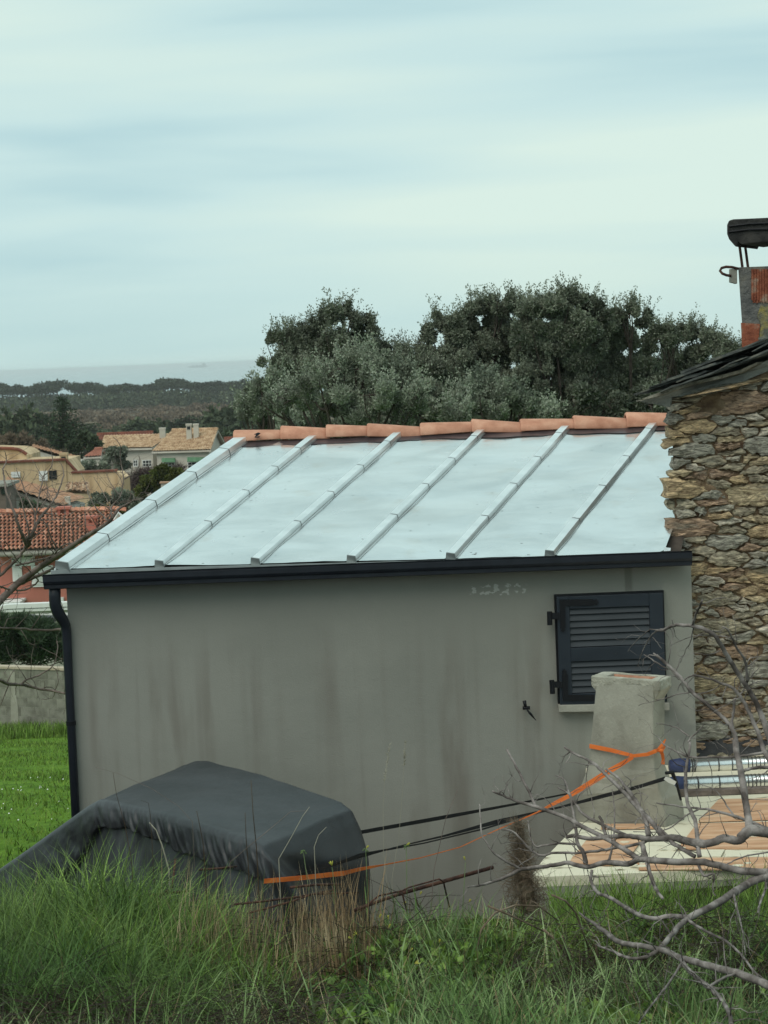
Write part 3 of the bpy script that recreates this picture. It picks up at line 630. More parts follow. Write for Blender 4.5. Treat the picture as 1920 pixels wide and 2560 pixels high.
# peach roofed house
gz2 = ztf(-14, 95)
ph = thing('peach_roofed_house', (P(80,1250,94).x, 94, gz2), 'low house with a pale peach tiled roof sloping right over a grey-white gable wall', 'house')
V, Fs = tile_surface(P(14,1217,92), P(156,1264,92), P(16,1192,98), P(214,1243,98), .26, .40, .04); MB().add(V, Fs).build('roof', M_tilepeach, ph, kind='stuff')
a, b_ = P(16,1219,92.2), P(153,1266,92.2)
MB().hexa([Vector((a.x,92.2,gz2)),Vector((b_.x,92.2,gz2)),Vector((P(212,1245,97.8).x,97.8,gz2)),Vector((P(18,1194,97.8).x,97.8,gz2))],[a-Vector((0,0,.1)),b_-Vector((0,0,.1)),P(212,1246,97.8)-Vector((0,0,.2)),P(18,1195,97.8)-Vector((0,0,.2))]).build('wall', M_palewall, ph)
MB().prism([a+Vector((0,-.1,.0)), b_+Vector((0,-.1,0)), b_+Vector((0,-.1,-.16)), a+Vector((0,-.1,-.16))],(0,.08,0)).build('verge_board', M_concrete, ph)
v = P(162,1252,93.5); MB().box((v.x,93.5,v.z-.2),(v.x+.2,93.8,v.z+.13)).box((v.x-.02,93.48,v.z+.133),(v.x+.22,93.82,v.z+.16)).build('roof_vent', M_cream, ph)
gh = thing('brown_outhouse', (P(2,1260,89).x, 89, gz2), 'brown-grey outhouse with a dark window at the left edge below the peach roof', 'house')
a, b_ = P(-60,1214,89), P(13,1216,89); MB().box((a.x,89,gz2),(b_.x,91.5,b_.z)).build('wall', mat('brown_render', [(0.14,0.11,0.09),(0.2,0.16,0.13)], scale=1, rough=0.9), gh); MB().box((a.x-.1,88.8,b_.z+.003),(b_.x+.15,91.7,b_.z+.12)).build('roof', M_concrete, gh)
shutter_box(gh, 3,1221,12,1236,89,M_glass,'window')

# red house with individual roof tiles
YR = 69; gzr = ztf(-9, 70)
rh = thing('red_house', (P(100,1450,YR).x, YR, gzr), 'brick-red rendered house with orange tiles, white shutters and two red chimneys', 'house')
eL, eR, rL, rR = P(-14,1377.6,69), P(297,1366,69), P(-14,1288,72.4), P(297,1280,72.4)
nc, nr = 29, 10
def barrel_tile(w, l, h):
    mb = MB(); n_ = 6; rows = ((0, 1.0, .075), (l, 0.86, 0.0)); V = []
    for (yy, sc_, zz) in rows:
        for k in range(n_ + 1):
            u = k / n_; x = (u - .5) * w * sc_; z = math.sin(math.pi * min(max((u - .1) / .8, 0), 1)) * h * (1 if .1 <= u <= .9 else 0) + zz; V.append((x, yy, z))
    F_ = [(k, k+1, n_+2+k, n_+1+k) for k in range(n_)]
    V2 = [(x, y, z - .02) for x, y, z in V]; F_ += [(k+len(V)+1, k+len(V), n_+1+k+len(V), n_+2+k+len(V)) for k in range(n_)]
    F_ += [(k+1, k, k+len(V), k+1+len(V)) for k in range(n_)]
    return MB().add(V + V2, F_).mesh('roof_tile', M_tileorange)
dv = (rL - eL); Dl = dv.length; W = (eR - eL).length; tw = W / nc; tl = Dl / nr
tm = barrel_tile(tw * 1.02, tl * 1.12, 0.065); pitch_a = math.atan2(rL.z - eL.z, rL.y - eL.y); yaw_a = math.atan2(0, 1)
ro = MB().prism([eL - Vector((0,0,.05)), eR - Vector((0,0,.05)), rR - Vector((0,0,.05)), rL - Vector((0,0,.05))], (0,0,-.12)).build('roof', M_concrete, rh)
bl, br = Vector((rL.x, 2*rL.y-eL.y, eL.z)), Vector((rR.x, 2*rR.y-eR.y, eR.z)); MB().prism([rL - Vector((0,0,.05)), rR - Vector((0,0,.05)), br - Vector((0,0,.05)), bl - Vector((0,0,.05))], (0,0,-.12)).build('back_roof', M_tilered, rh)
sl = math.atan2(eR.z - eL.z, eR.x - eL.x)
for r in range(nr):
    for c in range(nc):
        p = eL.lerp(eR, (c + .5) / nc).lerp(rL.lerp(rR, (c + .5) / nc), r / nr); link('roof_tile', tm, ro, p + Vector((0,0,-.03)), (pitch_a, -sl, 0))
rid = barrel_tile(.3, .46, .1)
for i in range(20): p = rL.lerp(rR, i / 20); link('ridge_tile', rid, ro, p + Vector((0,0,.04)), (0, 0, -math.pi/2))
w0, w1 = eL + Vector((-2.5,.45,-.12)), eR + Vector((-.3,.45,-.12)); tl_, tr_ = rL + Vector((-2.5,0,-.15)), rR + Vector((-.3,0,-.15)); k0, k1 = bl + Vector((-2.5,-.45,-.12)), br + Vector((-.3,-.45,-.12))
gd = lambda p: Vector((p.x, p.y, gzr)); YW = w0.y
MB().add([gd(w0),gd(w1),gd(k1),gd(k0),w0,w1,k1,k0,tl_,tr_],[(0,1,5,4),(1,2,6,9,5),(2,3,7,6),(3,0,4,8,7),(3,2,1,0)]).build('wall', M_redwall, rh)
mb = MB(); mb.tube([eL + Vector((0,-.06,-.12)), eR + Vector((0,-.06,-.12))], .07, 8); mb.build('gutter', M_concrete, rh, smooth=True)
def rchim(x0, y0, x1, y1, Y, d=.5):
    a = P(x0,y1,Y); b_ = P(x1,y0,Y); mb = MB().box((a.x,Y,a.z-.8),(b_.x,Y+d,b_.z-.22)); 
    for xx in (a.x, b_.x-.09): 
        for yy in (Y, Y+d-.09): mb.box((xx,yy,b_.z-.217),(xx+.09,yy+.09,b_.z-.08))
    mb.box((a.x-.05,Y-.05,b_.z-.077),(b_.x+.05,Y+d+.05,b_.z)); return mb.build('chimney', M_redwall, rh)
rchim(145,1267,171,1310,72.2); rchim(217,1290,238,1345,70.6)
mb = MB(); a, b_, c = P(272,1322,71.5), P(296,1282,71.5), P(308,1296,71.5); mb.tube([a, b_, c], .09, 6); mb.build('verge', M_white, rh)
# windows / shutters
f = win(rh, 30,1381,86,1400,YW,bars=(1,0)); shutter_box(rh, 32,1381,52,1454,YW,M_white,slats=12); shutter_box(rh, 54,1398,86,1415,YW,M_white,'roller_box')
win(rh, 80,1413,132,1468,YW,bars=(1,0)); shutter_box(rh, 84,1418,128,1464,YW+.01,M_white,slats=11)
shutter_box(rh, 96,1408,118,1413,YW,M_white,'lintel'); mb = MB(); a, b_ = P(158,1384,YW-.1), P(200,1374,YW-.1); mb.tube([a, P(170,1376,YW-.1), b_], .06, 6); mb.build('awning_arm', M_white, rh)
a, b_ = P(-40,1512,YW-.9), P(54,1502,YW-.9); MB().box((a.x,YW-1.2,a.z),(b_.x,YW-.01,b_.z)).build('balcony_slab', M_white, rh); a, b_ = P(9,1530,YW-.05), P(53,1511,YW-.05); MB().box((a.x,YW-.05,a.z),(b_.x,YW-.01,b_.z-.02)).build('porch_opening', M_glass, rh)
a, b_ = P(152,1509,YW-.2), P(158,1494,YW-.2); MB().box((a.x,YW-.2,a.z),(b_.x,YW-.01,b_.z)).build('meter_box', M_white, rh)
# white terrace railing and low roof in front
Yr = 60; rl = thing('terrace_railing', (P(90,1520,Yr).x, Yr, ztf(-9,60)), 'white terrace parapet with openings in front of the brick-red house', 'railing')
z_ = lambda x, y: P(x, y, Yr)
mb = MB(); a, b_ = z_(20,1516), z_(175,1512); mb.box((a.x,Yr,a.z-.07),(b_.x,Yr+.3,a.z+.05)).build('top_rail', M_white, rl)
mb = MB(); c = z_(-30,1530); mb.prism([c, c+Vector((0,0,.1)), a+Vector((0,0,.05)), a+Vector((0,0,-.07))],(0,.3,0)); fix(mb.build('sloping_rail', M_white, rl))
MB().box((a.x-.6,Yr+.02,z_(0,1530).z-.02),(b_.x,Yr+.28,z_(0,1530).z+.05)).build('bottom_rail', M_white, rl)
for x in (24,34,42,54,66,88,98,108,122,140,156): q = z_(x,1520); MB().box((q.x-.03,Yr+.05,z_(0,1530).z+.053),(q.x+.03,Yr+.25,a.z-.073)).build('post', M_white, rl)
q = z_(90,1520); MB().box((z_(-40,1520).x,Yr+.1,ztf(-9,60)),(b_.x,Yr+.2,z_(0,1530).z-.023)).build('parapet', M_palewall, rl)
sh = thing('low_shed', (P(110,1560,55).x, 55, ztf(-8,55)), 'low pale shed with a dark flat roof edge and scalloped tiles above the hedge', 'shed')
a, b_ = P(25,1545,55), P(250,1543,55); c, d = P(40,1536,58), P(250,1534,58); MB().prism([a,b_,d,c],(0,0,-.08)).build('roof', M_concrete_d, sh)
mb = MB()
for i in range(24): p = a.lerp(b_, (i+.5)/24) + Vector((0,-.05,-.14)); mb.tube([p, p+Vector((0,.3,0))], .05, 6)
mb.build('eave_tiles', M_concrete, sh, kind='stuff'); MB().box((a.x+.2,55.2,ztf(-8,55)),(b_.x,57.5,a.z-.2)).build('wall', M_palewall, sh)
# cream pillar bit below the metal roof's rake
pl = thing('garden_wall', (P(415,1220,100).x, 100, ztf(-9,100)), 'short cream wall with a tile coping among shrubs below the white house', 'wall')
a, b_ = P(402,1209,100), P(470,1206,100); MB().box((a.x,100,ztf(-9,100)),(b_.x,100.3,b_.z)).build('wall', M_cream, pl); MB().box((a.x-.05,99.93,b_.z+.002),(b_.x,100.37,b_.z+.07)).build('coping', M_tilepeach, pl)
# shrubs round the houses
def shrub(name, blobs, Y, n, size, m, label, seed, aspect=2, shell=.3, cat='shrub'):
    return big_tree(name, blobs, Y, n, size, m, label, cat, None, seed, shell=shell, per=8, aspect=aspect, trunk_r=.06, clump_lo=.3, clump_hi=.5)
shrub('bare_thicket', [(20,1110,28),(60,1105,26),(100,1120,24),(130,1135,18),(0,1115,24),(70,1140,26),(110,1150,20),(160,1140,15)], 155, 9000, .30, M_brownbush, 'brown leafless thicket behind the curved ochre parapet', 41, 6, .1)
shrub('grey_olive_bush', [(285,1140,26),(260,1160,24),(300,1160,26),(235,1170,18),(210,1165,16),(305,1130,16)], 140, 9000, .18, M_olive, 'grey-green olive bush in front of the off-white house', 42)
shrub('purple_bare_shrub', [(352,1190,22),(375,1186,18),(325,1205,22),(450,1178,16),(400,1205,24),(340,1222,22),(310,1225,20)], 135, 3600, .5, M_purple, 'purplish leafless shrubs of thin twigs under the green awnings', 43, 14, 0.)
shrub('yellow_green_bush', [(395,1190,26),(420,1180,26),(370,1215,28),(400,1220,30),(440,1185,20),(350,1240,22)], 104, 14000, .12, M_yellowgreen, 'yellow-green bush beside the upper rake of the metal roof', 44)
shrub('grey_scrub', [(250,1250,24),(290,1240,26),(230,1262,16),(320,1250,24),(300,1265,22),(340,1260,20)], 92, 12000, .11, M_olive, 'grey-green shrubs above the right end of the red house roof', 45)
shrub('dark_bush', [(75,1270,20),(60,1262,14),(90,1275,16)], 84, 5000, .1, M_hedge, 'small dark bush between the grey-white gable and the red roof', 46)
shrub('green_shrub', [(205,1285,18),(240,1280,18),(270,1282,18),(300,1288,16),(190,1290,12)], 82, 8000, .1, M_yellowgreen, 'low green shrubs just behind the red house ridge', 47)
shrub('roof_side_tree', [(235,1110,20),(210,1100,20),(185,1120,20)], 165, 5000, .25, M_wood_green, 'dark green trees left of the dark red roofs', 48)
# ------------------------------------------------------------------ lawn edge: block wall + hedge
def block_wall():
    t = thing('block_wall', (P(80,1840,45).x, 45, ztf(-7,45)), 'bare grey breeze-block garden wall with a lighter mortar pillar at the end of lawn', 'wall')
    a = P(-60, 1664, 45.6); b_ = P(170, 1670.5, 44.2); d = (b_ - a); d.z = 0; ux = d.normalized(); yaw = math.atan2(ux.y, ux.x); Lx = d.length
    Mx = Matrix.Translation(a) @ Matrix.Rotation(yaw, 4, 'Z'); sl = (b_.z - a.z) / Lx
    M_block = mat('grey_breeze_block', [(0.16,0.155,0.125),(0.215,0.21,0.172),(0.26,0.255,0.21)], scale=5, rough=0.95, bump=.6, bscale=40, rand=.09, fine=.12, bdist=.01)
    M_mort = mat('wall_mortar', [(0.28,0.27,0.22),(0.36,0.35,0.29)], scale=5, rough=.95)
    bw, bh_, gap = .40, .195, .010
    bm_ = MB().box((0,0,0),(bw-gap,.19,bh_-gap)).mesh('block', M_block)
    nr_, c0, c1 = 9, -2, int(Lx / bw) + 6
    for r in range(nr_):
        for c in range(c0, c1):
            x = c * bw + (bw / 2 if r % 2 else 0); z = -.05 - (r + 1) * bh_ + sl * x
            o = link('block', bm_, t); p = Mx @ Vector((x, 0, z)); o.location = p - org(t); o.rotation_euler = (random.uniform(-.004,.004), -sl, yaw + random.uniform(-.006,.006))
    x0, x1 = c0 * bw, c1 * bw; mb = MB(); mb.prism([Mx @ Vector((x0,.006,-2.2+sl*x0)), Mx @ Vector((x1,.006,-2.2+sl*x1)), Mx @ Vector((x1,.006,-.05+sl*x1)), Mx @ Vector((x0,.006,-.05+sl*x0))], Mx.to_3x3() @ Vector((0,.18,0))); mb.build('mortar', M_mort, t)
    mb = MB(); mb.prism([Mx @ Vector((x0,-.02,-.048+sl*x0)), Mx @ Vector((x1,-.02,-.048+sl*x1)), Mx @ Vector((x1,-.02,sl*x1)), Mx @ Vector((x0,-.02,sl*x0))], Mx.to_3x3() @ Vector((0,.24,0))); mb.build('coping', mat('wall_coping', [(0.42,0.35,0.26),(0.5,0.42,0.33)], scale=4, rough=.9), t)
    pv_ = P(28,1680,45); q = (pv_ - a); xx = q.x * ux.x + q.y * ux.y; mb = MB(); n_ = 16
    L_, R_ = [], []
    for i in range(n_ + 1):
        z = -.1 - i * 1.75 / n_; w = .055 + .02 * random.random() + (.03 if 5 < i < 12 else 0); L_.append(Mx @ Vector((xx - w, -.012, z + sl*xx))); R_.append(Mx @ Vector((xx + w * 1.1, -.012, z + sl*xx)))
    mb.prism(L_ + R_[::-1], Mx.to_3x3() @ Vector((0,.1,0))); fix(mb.build('mortar_pillar', M_mort, t))
block_wall()
big_tree('hedge', [(x, y, 40) for x in range(-40, 260, 34) for y in (1585, 1630)] + [(10,1560,30),(50,1558,28),(-30,1560,30)], 49.5, 26000, .16, M_hedge, 'dense green oleander hedge above the breeze-block wall', 'hedge', None, 51, shell=.2, per=7, aspect=6, clump_lo=.35, clump_hi=.6, updir=1.4, depth=1.6, trunk_r=.05)

# ------------------------------------------------------------------ big trees behind the roof
OUT = [(655,905),(668,872),(683,812),(740,796),(798,770),(856,752),(914,775),(949,822),(1007,839),(1041,842),(1070,798),(1111,764),(1157,760),(1215,729),(1273,723),(1307,752),(1354,737),(1400,720),(1446,715),(1481,740),(1516,781),(1562,752),(1609,764),(1643,798),(1690,812),(1747,808),(1782,812),(1840,856),(1900,880)]
def outline_blobs(xa, xb, seed, ybot=1010, inset=0):
    g = np.random.default_rng(seed); out = []; x = xa
    while x < xb:
        r = g.uniform(24, 42); e_ = min(x - xa, xb - x); out.append((x, float(np.interp(x, [p[0] for p in OUT], [p[1] for p in OUT])) + r * 1.0 + inset + g.uniform(-6, 10), r)); x += g.uniform(22, 34)
    y = 0
    for row in range(1, 5):
        x = xa + 10 * row
        while x < xb - 5:
            t_ = float(np.interp(x, [p[0] for p in OUT], [p[1] for p in OUT])); yy = t_ + 40 + row * 52; r = g.uniform(46, 62)
            if yy < ybot: out.append((x, yy, r))
            x += g.uniform(42, 56)
    return out
for xa, xb, n_, Yt, lab, sd_ in ((690,955,66000,40,'rounded dark holm oak at the left of the group, its crown against the sea',61),(945,1075,32000,41,'low dark holm oak in the dip between the left oak and the broad one',71),(1070,1325,98000,40.5,'broad dark holm oak in the middle, above the fourth ridge tiles',62),(1310,1515,88000,39.5,'tallest dark holm oak with two rounded heads side by side against the sky',63),(1505,1672,74000,40,'dark holm oak with one pointed head, right of the tallest one',64),(1662,1885,66000,41,'lower dark holm oak partly behind the slate roof and chimney',65)):
    big_tree('holm_oak', outline_blobs(xa, xb, sd_, inset=(26 if xa == 945 else 0)), Yt, int(n_ * 1.75), .050, M_oak, lab, seed=sd_, sprigs=int((xb-xa)*1.9), shell=.15, per=8, clump_lo=.22, clump_hi=.45)
big_tree('oak_screen', [(1060,1000,60),(1180,1010,60),(1300,1020,60),(1420,1050,60),(1540,1040,60),(1660,1050,60),(960,1000,60),(1780,1040,60),(1480,1000,60),(1620,1010,50)]+[(x, 1072, 34) for x in range(820, 1720, 42)]+[(x, 1030, 42) for x in range(1040, 1740, 46)], 38.5, 120000, .06, M_oak, 'dark low belt of oak foliage just above the ridge tiles', seed=66, shell=.2)
big_tree('olive_tree', [(850,930,52),(890,900,40),(930,930,52),(800,960,56),(870,990,66),(960,980,62),(1010,950,44),(1040,1000,50),(740,990,52),(700,1010,48),(790,1030,56),(900,1045,56),(1000,1045,50)], 33, 60000, .05, M_olive, 'large silvery olive tree in front of the leftmost oak', seed=67, aspect=4, sprigs=520, shell=.15, updir=1.0)
big_tree('olive_tree', [(680,960,36),(640,990,38),(670,1040,50),(610,1030,30),(720,1060,44),(760,1070,40)], 36, 20000, .055, M_olive, 'duller olive tree at the left end of the ridge, touching the far wood', seed=68, aspect=4, sprigs=160, shell=.15, updir=1.0)
big_tree('olive_tree', [(1160,1000,44),(1210,975,44),(1260,985,44),(1290,1010,40),(1200,1030,50),(1140,1035,44),(1250,1040,46),(1320,1030,26)], 33.5, 36000, .05, M_olive, 'smaller pale olive tree in front of the middle oak', seed=69, aspect=4, sprigs=320, shell=.15, updir=1.0)
big_tree('olive_tree', [(1375,1035,16),(1385,1045,18),(1365,1050,16)], 32, 2500, .05, M_olive, 'pale olive tip poking over the ridge right of the smaller olive', seed=70, aspect=4, sprigs=40, shell=.1, updir=1.0, trunk_r=.04)

# ------------------------------------------------------------------ grey outbuilding with zinc roof
ob = thing('outbuilding', (0, 15, 0), 'grey rendered outbuilding with a zinc roof, black gutter and slatted shutter', 'building')
YWL = 15.0
wl, wr = P(166, 1470, YWL).x, P(1733, 1600, YWL).x
YE, YRG = 14.93, 17.2
eaveL, eaveR = P(150, 1421, YE), P(1700, 1381, YE)
ridgeL, ridgeR = P(596, 1110, YRG), P(1690, 1069, YRG)
def ex(px):  # eave point at px
    return P(px, 1421 - (px - 150) * 40 / 1550, YE)
def rx(px): return P(px, 1110 - (px - 596) * 41 / 1094, YRG)
bk = Vector((ridgeL.x * 2 - eaveL.x, 2 * YRG - YE, eaveL.z))
zt0 = ex(166).z - 0.06; zt1 = ex(1733).z - .06
bL, bR = Vector((wl + 1.9, 19.3, 0)), Vector((wr + .1, 19.3, 0))
rl_ = rx(600) + Vector((.03,0,-.08)); rr_ = rx(1690) + Vector((.25,0,-.08))
MB().add([(wl,YWL,-1),(wr,YWL,-1),(bR.x,bR.y,-1),(bL.x,bL.y,-1),(wl,YWL,zt0),(wr,YWL,zt1),(bR.x,bR.y,zt1),(bL.x,bL.y,zt0),rl_,rr_],[(0,1,5,4),(1,2,6,9,5),(2,3,7,6),(3,0,4,8,7)]).build('wall', M_wall, ob)
MB().add([eaveL + Vector((.03,.02,-.03)), ex(1700) + Vector((0,.02,-.03)), rr_ + Vector((0,0,.04)), rl_ + Vector((0,0,.04))], [(0,1,2,3)]).build('roof_boarding', M_bark_far, ob)
MB().add([rl_ + Vector((0,0,.07)), rr_ + Vector((0,0,.07)), Vector((bR.x,bR.y+.1,zt1)), Vector((bL.x,bL.y+.1,zt0))], [(0,1,2,3)]).build('back_roof', M_zinc, ob)
battens = [(158, 598), (400, 778), (640, 990), (880, 1200), (1128, 1410), (1375, 1630), (1662, 1780)]
# sheets between battens, slightly uneven
for i in range(6):
    a0, a1 = battens[i]; b0, b1 = battens[i + 1]; nu, nv = 14, 40; V = []
    for jv in range(nv + 1):
        v = jv / nv
        for iu in range(nu + 1):
            u = iu / nu; p = ex(a0 + (b0 - a0) * u).lerp(rx(a1 + (b1 - a1) * u), v)
            h = 0.010 * mnoise.noise(Vector((p.x * 2.2, p.y * 2.6, i * 7.0))) + 0.004 * mnoise.noise(Vector((p.x * 8, p.y * 3, i * 3.0)))
            edge = min(u, 1 - u); h += 0.018 * max(0, 1 - edge / 0.06) 
            V.append(p + Vector((0, 0, h)))
        
    Fs = [(j*(nu+1)+k, j*(nu+1)+k+1, (j+1)*(nu+1)+k+1, (j+1)*(nu+1)+k) for j in range(nv) for k in range(nu)]
    MB().add(V, Fs).build('roof_sheet', M_zinc, ob, smooth=True)
# batten caps: trapezoid section, overlapping lengths
cuts = {0: [0, .205, .465, .70, .905, 1.02], 1: [0, .29, .535, .735, .90, 1.02], 2: [0, .27, .50, .72, .93, 1.02], 3: [0, .30, .54, .755, .95, 1.02], 4: [0, .27, .52, .74, .95, 1.02], 5: [0, .23, .48, .72, .96, 1.02]}
for i, (a0, a1) in enumerate(battens[:6]):
    w = .055 if i == 0 else .034; ht = .050 if i == 0 else .040; cl = cuts[i]
    A, B = ex(a0), rx(a1); dr = (B - A); n1_ = Vector((1,0,(ex(1700).z-ex(150).z)/4.2)).normalized(); up = n1_.cross(dr).normalized()
    if up.z < 0: up = -up
    side = dr.cross(up).normalized()
    for j in range(len(cl) - 1):
        v0, v1 = cl[j], min(cl[j + 1] + .018, 1.02); p0, p1 = A + dr * v0, A + dr * v1
        lift0 = 0.0032 if j else 0.0   # each upper cap laps over the one below
        sec = [(-w, 0), (-w * .80, ht), (w * .72, ht), (w, 0)]
        g0 = [p0 + side * s_ * (1.06 if j else 1) + up * (h_ + lift0) for s_, h_ in sec]; g1 = [p1 + side * s_ * .98 + up * h_ for s_, h_ in sec]
        o = MB().hexa(g0, g1).build('batten_cap', M_zinc_cap, ob); fix(o)
        if j: 
            pm_ = [p0 - dr.normalized() * .003 + side * s_ * 1.03 + up * (h_ * 1.0 + lift0 * .4) for s_, h_ in sec]; pn = [q + dr.normalized() * .0028 for q in pm_]
            fix(MB().hexa(pm_, pn).build('cap_joint', M_dark, o))
    gq = [A + side * s_ + up * .015 for s_ in (w * 1.0, w * 1.0 + .0045)]; gq2 = [q + dr for q in gq]; fix(MB().hexa([gq[0], gq[1], gq2[1], gq2[0]], [q + up * .002 for q in (gq[0], gq[1], gq2[1], gq2[0])]).build('fold_shadow_strip', mat('fold_shadow_zinc', [(0.20,0.22,0.22),(0.30,0.32,0.32)], scale=6, metal=.6, rough=.5) if 'fold_shadow_zinc' not in bpy.data.materials else bpy.data.materials['fold_shadow_zinc'], ob))  # thin grey strip paints in the fold's shadow along the batten foot
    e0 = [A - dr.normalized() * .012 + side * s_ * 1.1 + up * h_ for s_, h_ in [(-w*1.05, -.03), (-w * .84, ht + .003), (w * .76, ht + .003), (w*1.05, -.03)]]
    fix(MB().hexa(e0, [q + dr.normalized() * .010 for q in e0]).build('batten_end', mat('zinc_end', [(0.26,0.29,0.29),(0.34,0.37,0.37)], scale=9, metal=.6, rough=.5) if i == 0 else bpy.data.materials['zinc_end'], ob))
# verge skirt at left
A, B = ex(146), rx(590); MB().prism([A + Vector((-.03,0,0)), B + Vector((-.03,0,0)), B + Vector((-.03,0,-.1)), A + Vector((-.03,0,-.1))], (.012,0,0)).build('verge_flashing', M_zinc_cap, ob)
# dark strip under the ridge tiles, painting in their reflection on the zinc
M_ridge_refl = mat('ridge_reflection_tone', [(0.06,0.055,0.066),(0.17,0.13,0.135)], scale=5, metal=.6, rough=.3, bump=.2, bscale=14)
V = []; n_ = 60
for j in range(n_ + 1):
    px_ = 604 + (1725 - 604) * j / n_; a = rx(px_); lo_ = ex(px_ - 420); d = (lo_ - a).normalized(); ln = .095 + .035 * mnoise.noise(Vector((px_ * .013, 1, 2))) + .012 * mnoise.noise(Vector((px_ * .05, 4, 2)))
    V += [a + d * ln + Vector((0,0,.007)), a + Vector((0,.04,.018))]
MB().add(V, [(2*j, 2*j+2, 2*j+3, 2*j+1) for j in range(n_)]).build('ridge_reflection_strip', M_ridge_refl, ob, smooth=True)
# ridge tiles (canal tiles): boundaries of the tiles in the photo
tb = [(583,1076,1104,1096), (701,1065,1098,1092), (815,1062,1093,1090), (918,1059,1091,1085), (1051,1058,1089,1086), (1180,1048,1080,1075), (1302,1048,1078,1078), (1435,1039,1072,1067), (1567,1031,1068,1061), (1700,1030,1064,1060)]
for i in range(9):
    x0, t0, b0, _ = tb[i]; x1 = tb[i + 1][0] + 10
    Yc = YRG + .02; pa = P(x0, b0, Yc); pb = P(x1, tb[i+1][2] + (4 if i % 2 else -1), Yc); top = P(x0, t0, Yc)
    h0 = (top.z - pa.z); n_ = 10; V = []; L_ = (pb - pa)
    for (s_, rr, wid) in ((0.0, h0, .125), (0.03, h0 * 1.0, .125), (.5, h0 * .9, .115), (1.0, h0 * .78, .10)):
        c = pa + L_ * s_ + Vector((0, .10, 0)); 
        if s_ == 0.0: rr *= .93; wid *= .97
        for k in range(n_ + 1):
            a = math.pi * k / n_; V.append(c + Vector((0, -math.cos(a) * wid, math.sin(a) ** .8 * rr)))
    Fs = []
    for r in range(3):
        for k in range(n_): Fs.append((r*(n_+1)+k, r*(n_+1)+k+1, (r+1)*(n_+1)+k+1, (r+1)*(n_+1)+k))
    m_ = len(V); V2 = []
    for q in range(4):
        for k in range(n_ + 1):
            p = V[q*(n_+1)+k]; c = pa + L_ * (0, .03, .5, 1.0)[q] + Vector((0,.10,0)); d = (p - c); V2.append(c + Vector((d.x, d.y * .88, d.z * .84)))
    for r in range(3):
        for k in range(n_): Fs.append((m_+r*(n_+1)+k+1, m_+r*(n_+1)+k, m_+(r+1)*(n_+1)+k, m_+(r+1)*(n_+1)+k+1))
    for k in range(n_): Fs.append((k+1, k, m_+k, m_+k+1)); q = 3*(n_+1); Fs.append((q+k, q+k+1, m_+q+k+1, m_+q+k))
    for q in range(3): Fs.append((q*(n_+1), (q+1)*(n_+1), m_+(q+1)*(n_+1), m_+q*(n_+1)))
    o = MB().add(V + V2, Fs).build('ridge_tile', M_terra, ob, smooth=False)
    md = o.modifiers.new('bevel', 'BEVEL'); md.width = .006; md.segments = 2; md.limit_method = 'ANGLE'; md.angle_limit = R(50)
    for p_ in o.data.polygons: p_.use_smooth = len(p_.vertices) == 4
    if i == 0: tag(o, 'end ridge tile with a dark smear')
sm = MB(); c = [P(x, y, YRG - .012) for x, y in ((634,1086),(645,1081),(652,1083),(645,1089),(640,1092),(650,1090),(648,1094),(636,1094),(640,1087))]; sm.prism(c, (0,.004,0)); sm.build('smear', M_dark, ob)
# eave drip strip and gutter
a, b_ = ex(128), ex(1722); MB().prism([a + Vector((0,-.028,-.035)), b_ + Vector((0,-.028,-.035)), b_ + Vector((0,-.028,-.010)), a + Vector((0,-.028,-.010))], (0,.03,0)).build('drip_strip', mat('dull_zinc', [(0.30,0.33,0.33),(0.42,0.45,0.45)], scale=6, metal=.7, rough=.5), ob)
ga0, ga1 = P(107, 1437, 14.80), P(1729, 1377, 14.80)
# profile (depth outwards -> y, z): lip, ogee front, base, back
prof = [(0.0,0.0),(0.010,0.0),(0.010,-0.010),(0.004,-0.016),(0.004,-0.050),(0.012,-0.066),(0.022,-0.074),(0.022,-0.098),(0.032,-0.104),(0.13,-0.104),(0.13,-0.01),(0.122,-0.01),(0.122,-0.094),(0.036,-0.094),(0.012,-0.05),(0.012,-0.008)]
prof = [(-y if False else y, z) for y, z in prof]
g0 = [ga0 + Vector((y * .18, y, z)) for y, z in prof]; g1 = [ga1 + Vector((0, y, z)) for y, z in prof]; n_ = len(prof)
mb = MB().add(g0 + g1, [(i, (i+1) % n_, n_ + (i+1) % n_, n_ + i) for i in range(n_)] ); fix(mb.build('gutter', M_dark, ob))
MB().prism([g0[0], g0[1], g0[3], g0[4], g0[5], g0[7], g0[8], g0[9], g0[10]], (-.004,0,0)).build('gutter_end', M_dark, ob)
MB().prism([g1[0], g1[1], g1[3], g1[4], g1[5], g1[7], g1[8], g1[9], g1[10]], (.004,0,0)).build('gutter_end', M_dark, ob)
# downpipe
dp = [P(137,1462,14.88), P(137,1492,14.88), P(138,1512,14.885), P(145,1532,14.9), P(155,1547,14.93), P(163,1562,14.955), P(166,1580,14.96)]
x_ = dp[-1].x; dp += [Vector((x_, 14.96, dp[-1].z - .3)), Vector((x_, 14.96, -.1))]
mb = MB(); mb.tube(dp, [.040,.040,.040,.041,.040,.036,.034,.030,.030], 14); mb.build('downpipe', M_dark, ob, smooth=True)
for zz in (1.5, .6): MB().tube([Vector((x_,14.96,zz)), Vector((x_,14.96,zz+.03))], .035, 14).build('pipe_clip', M_iron, ob)
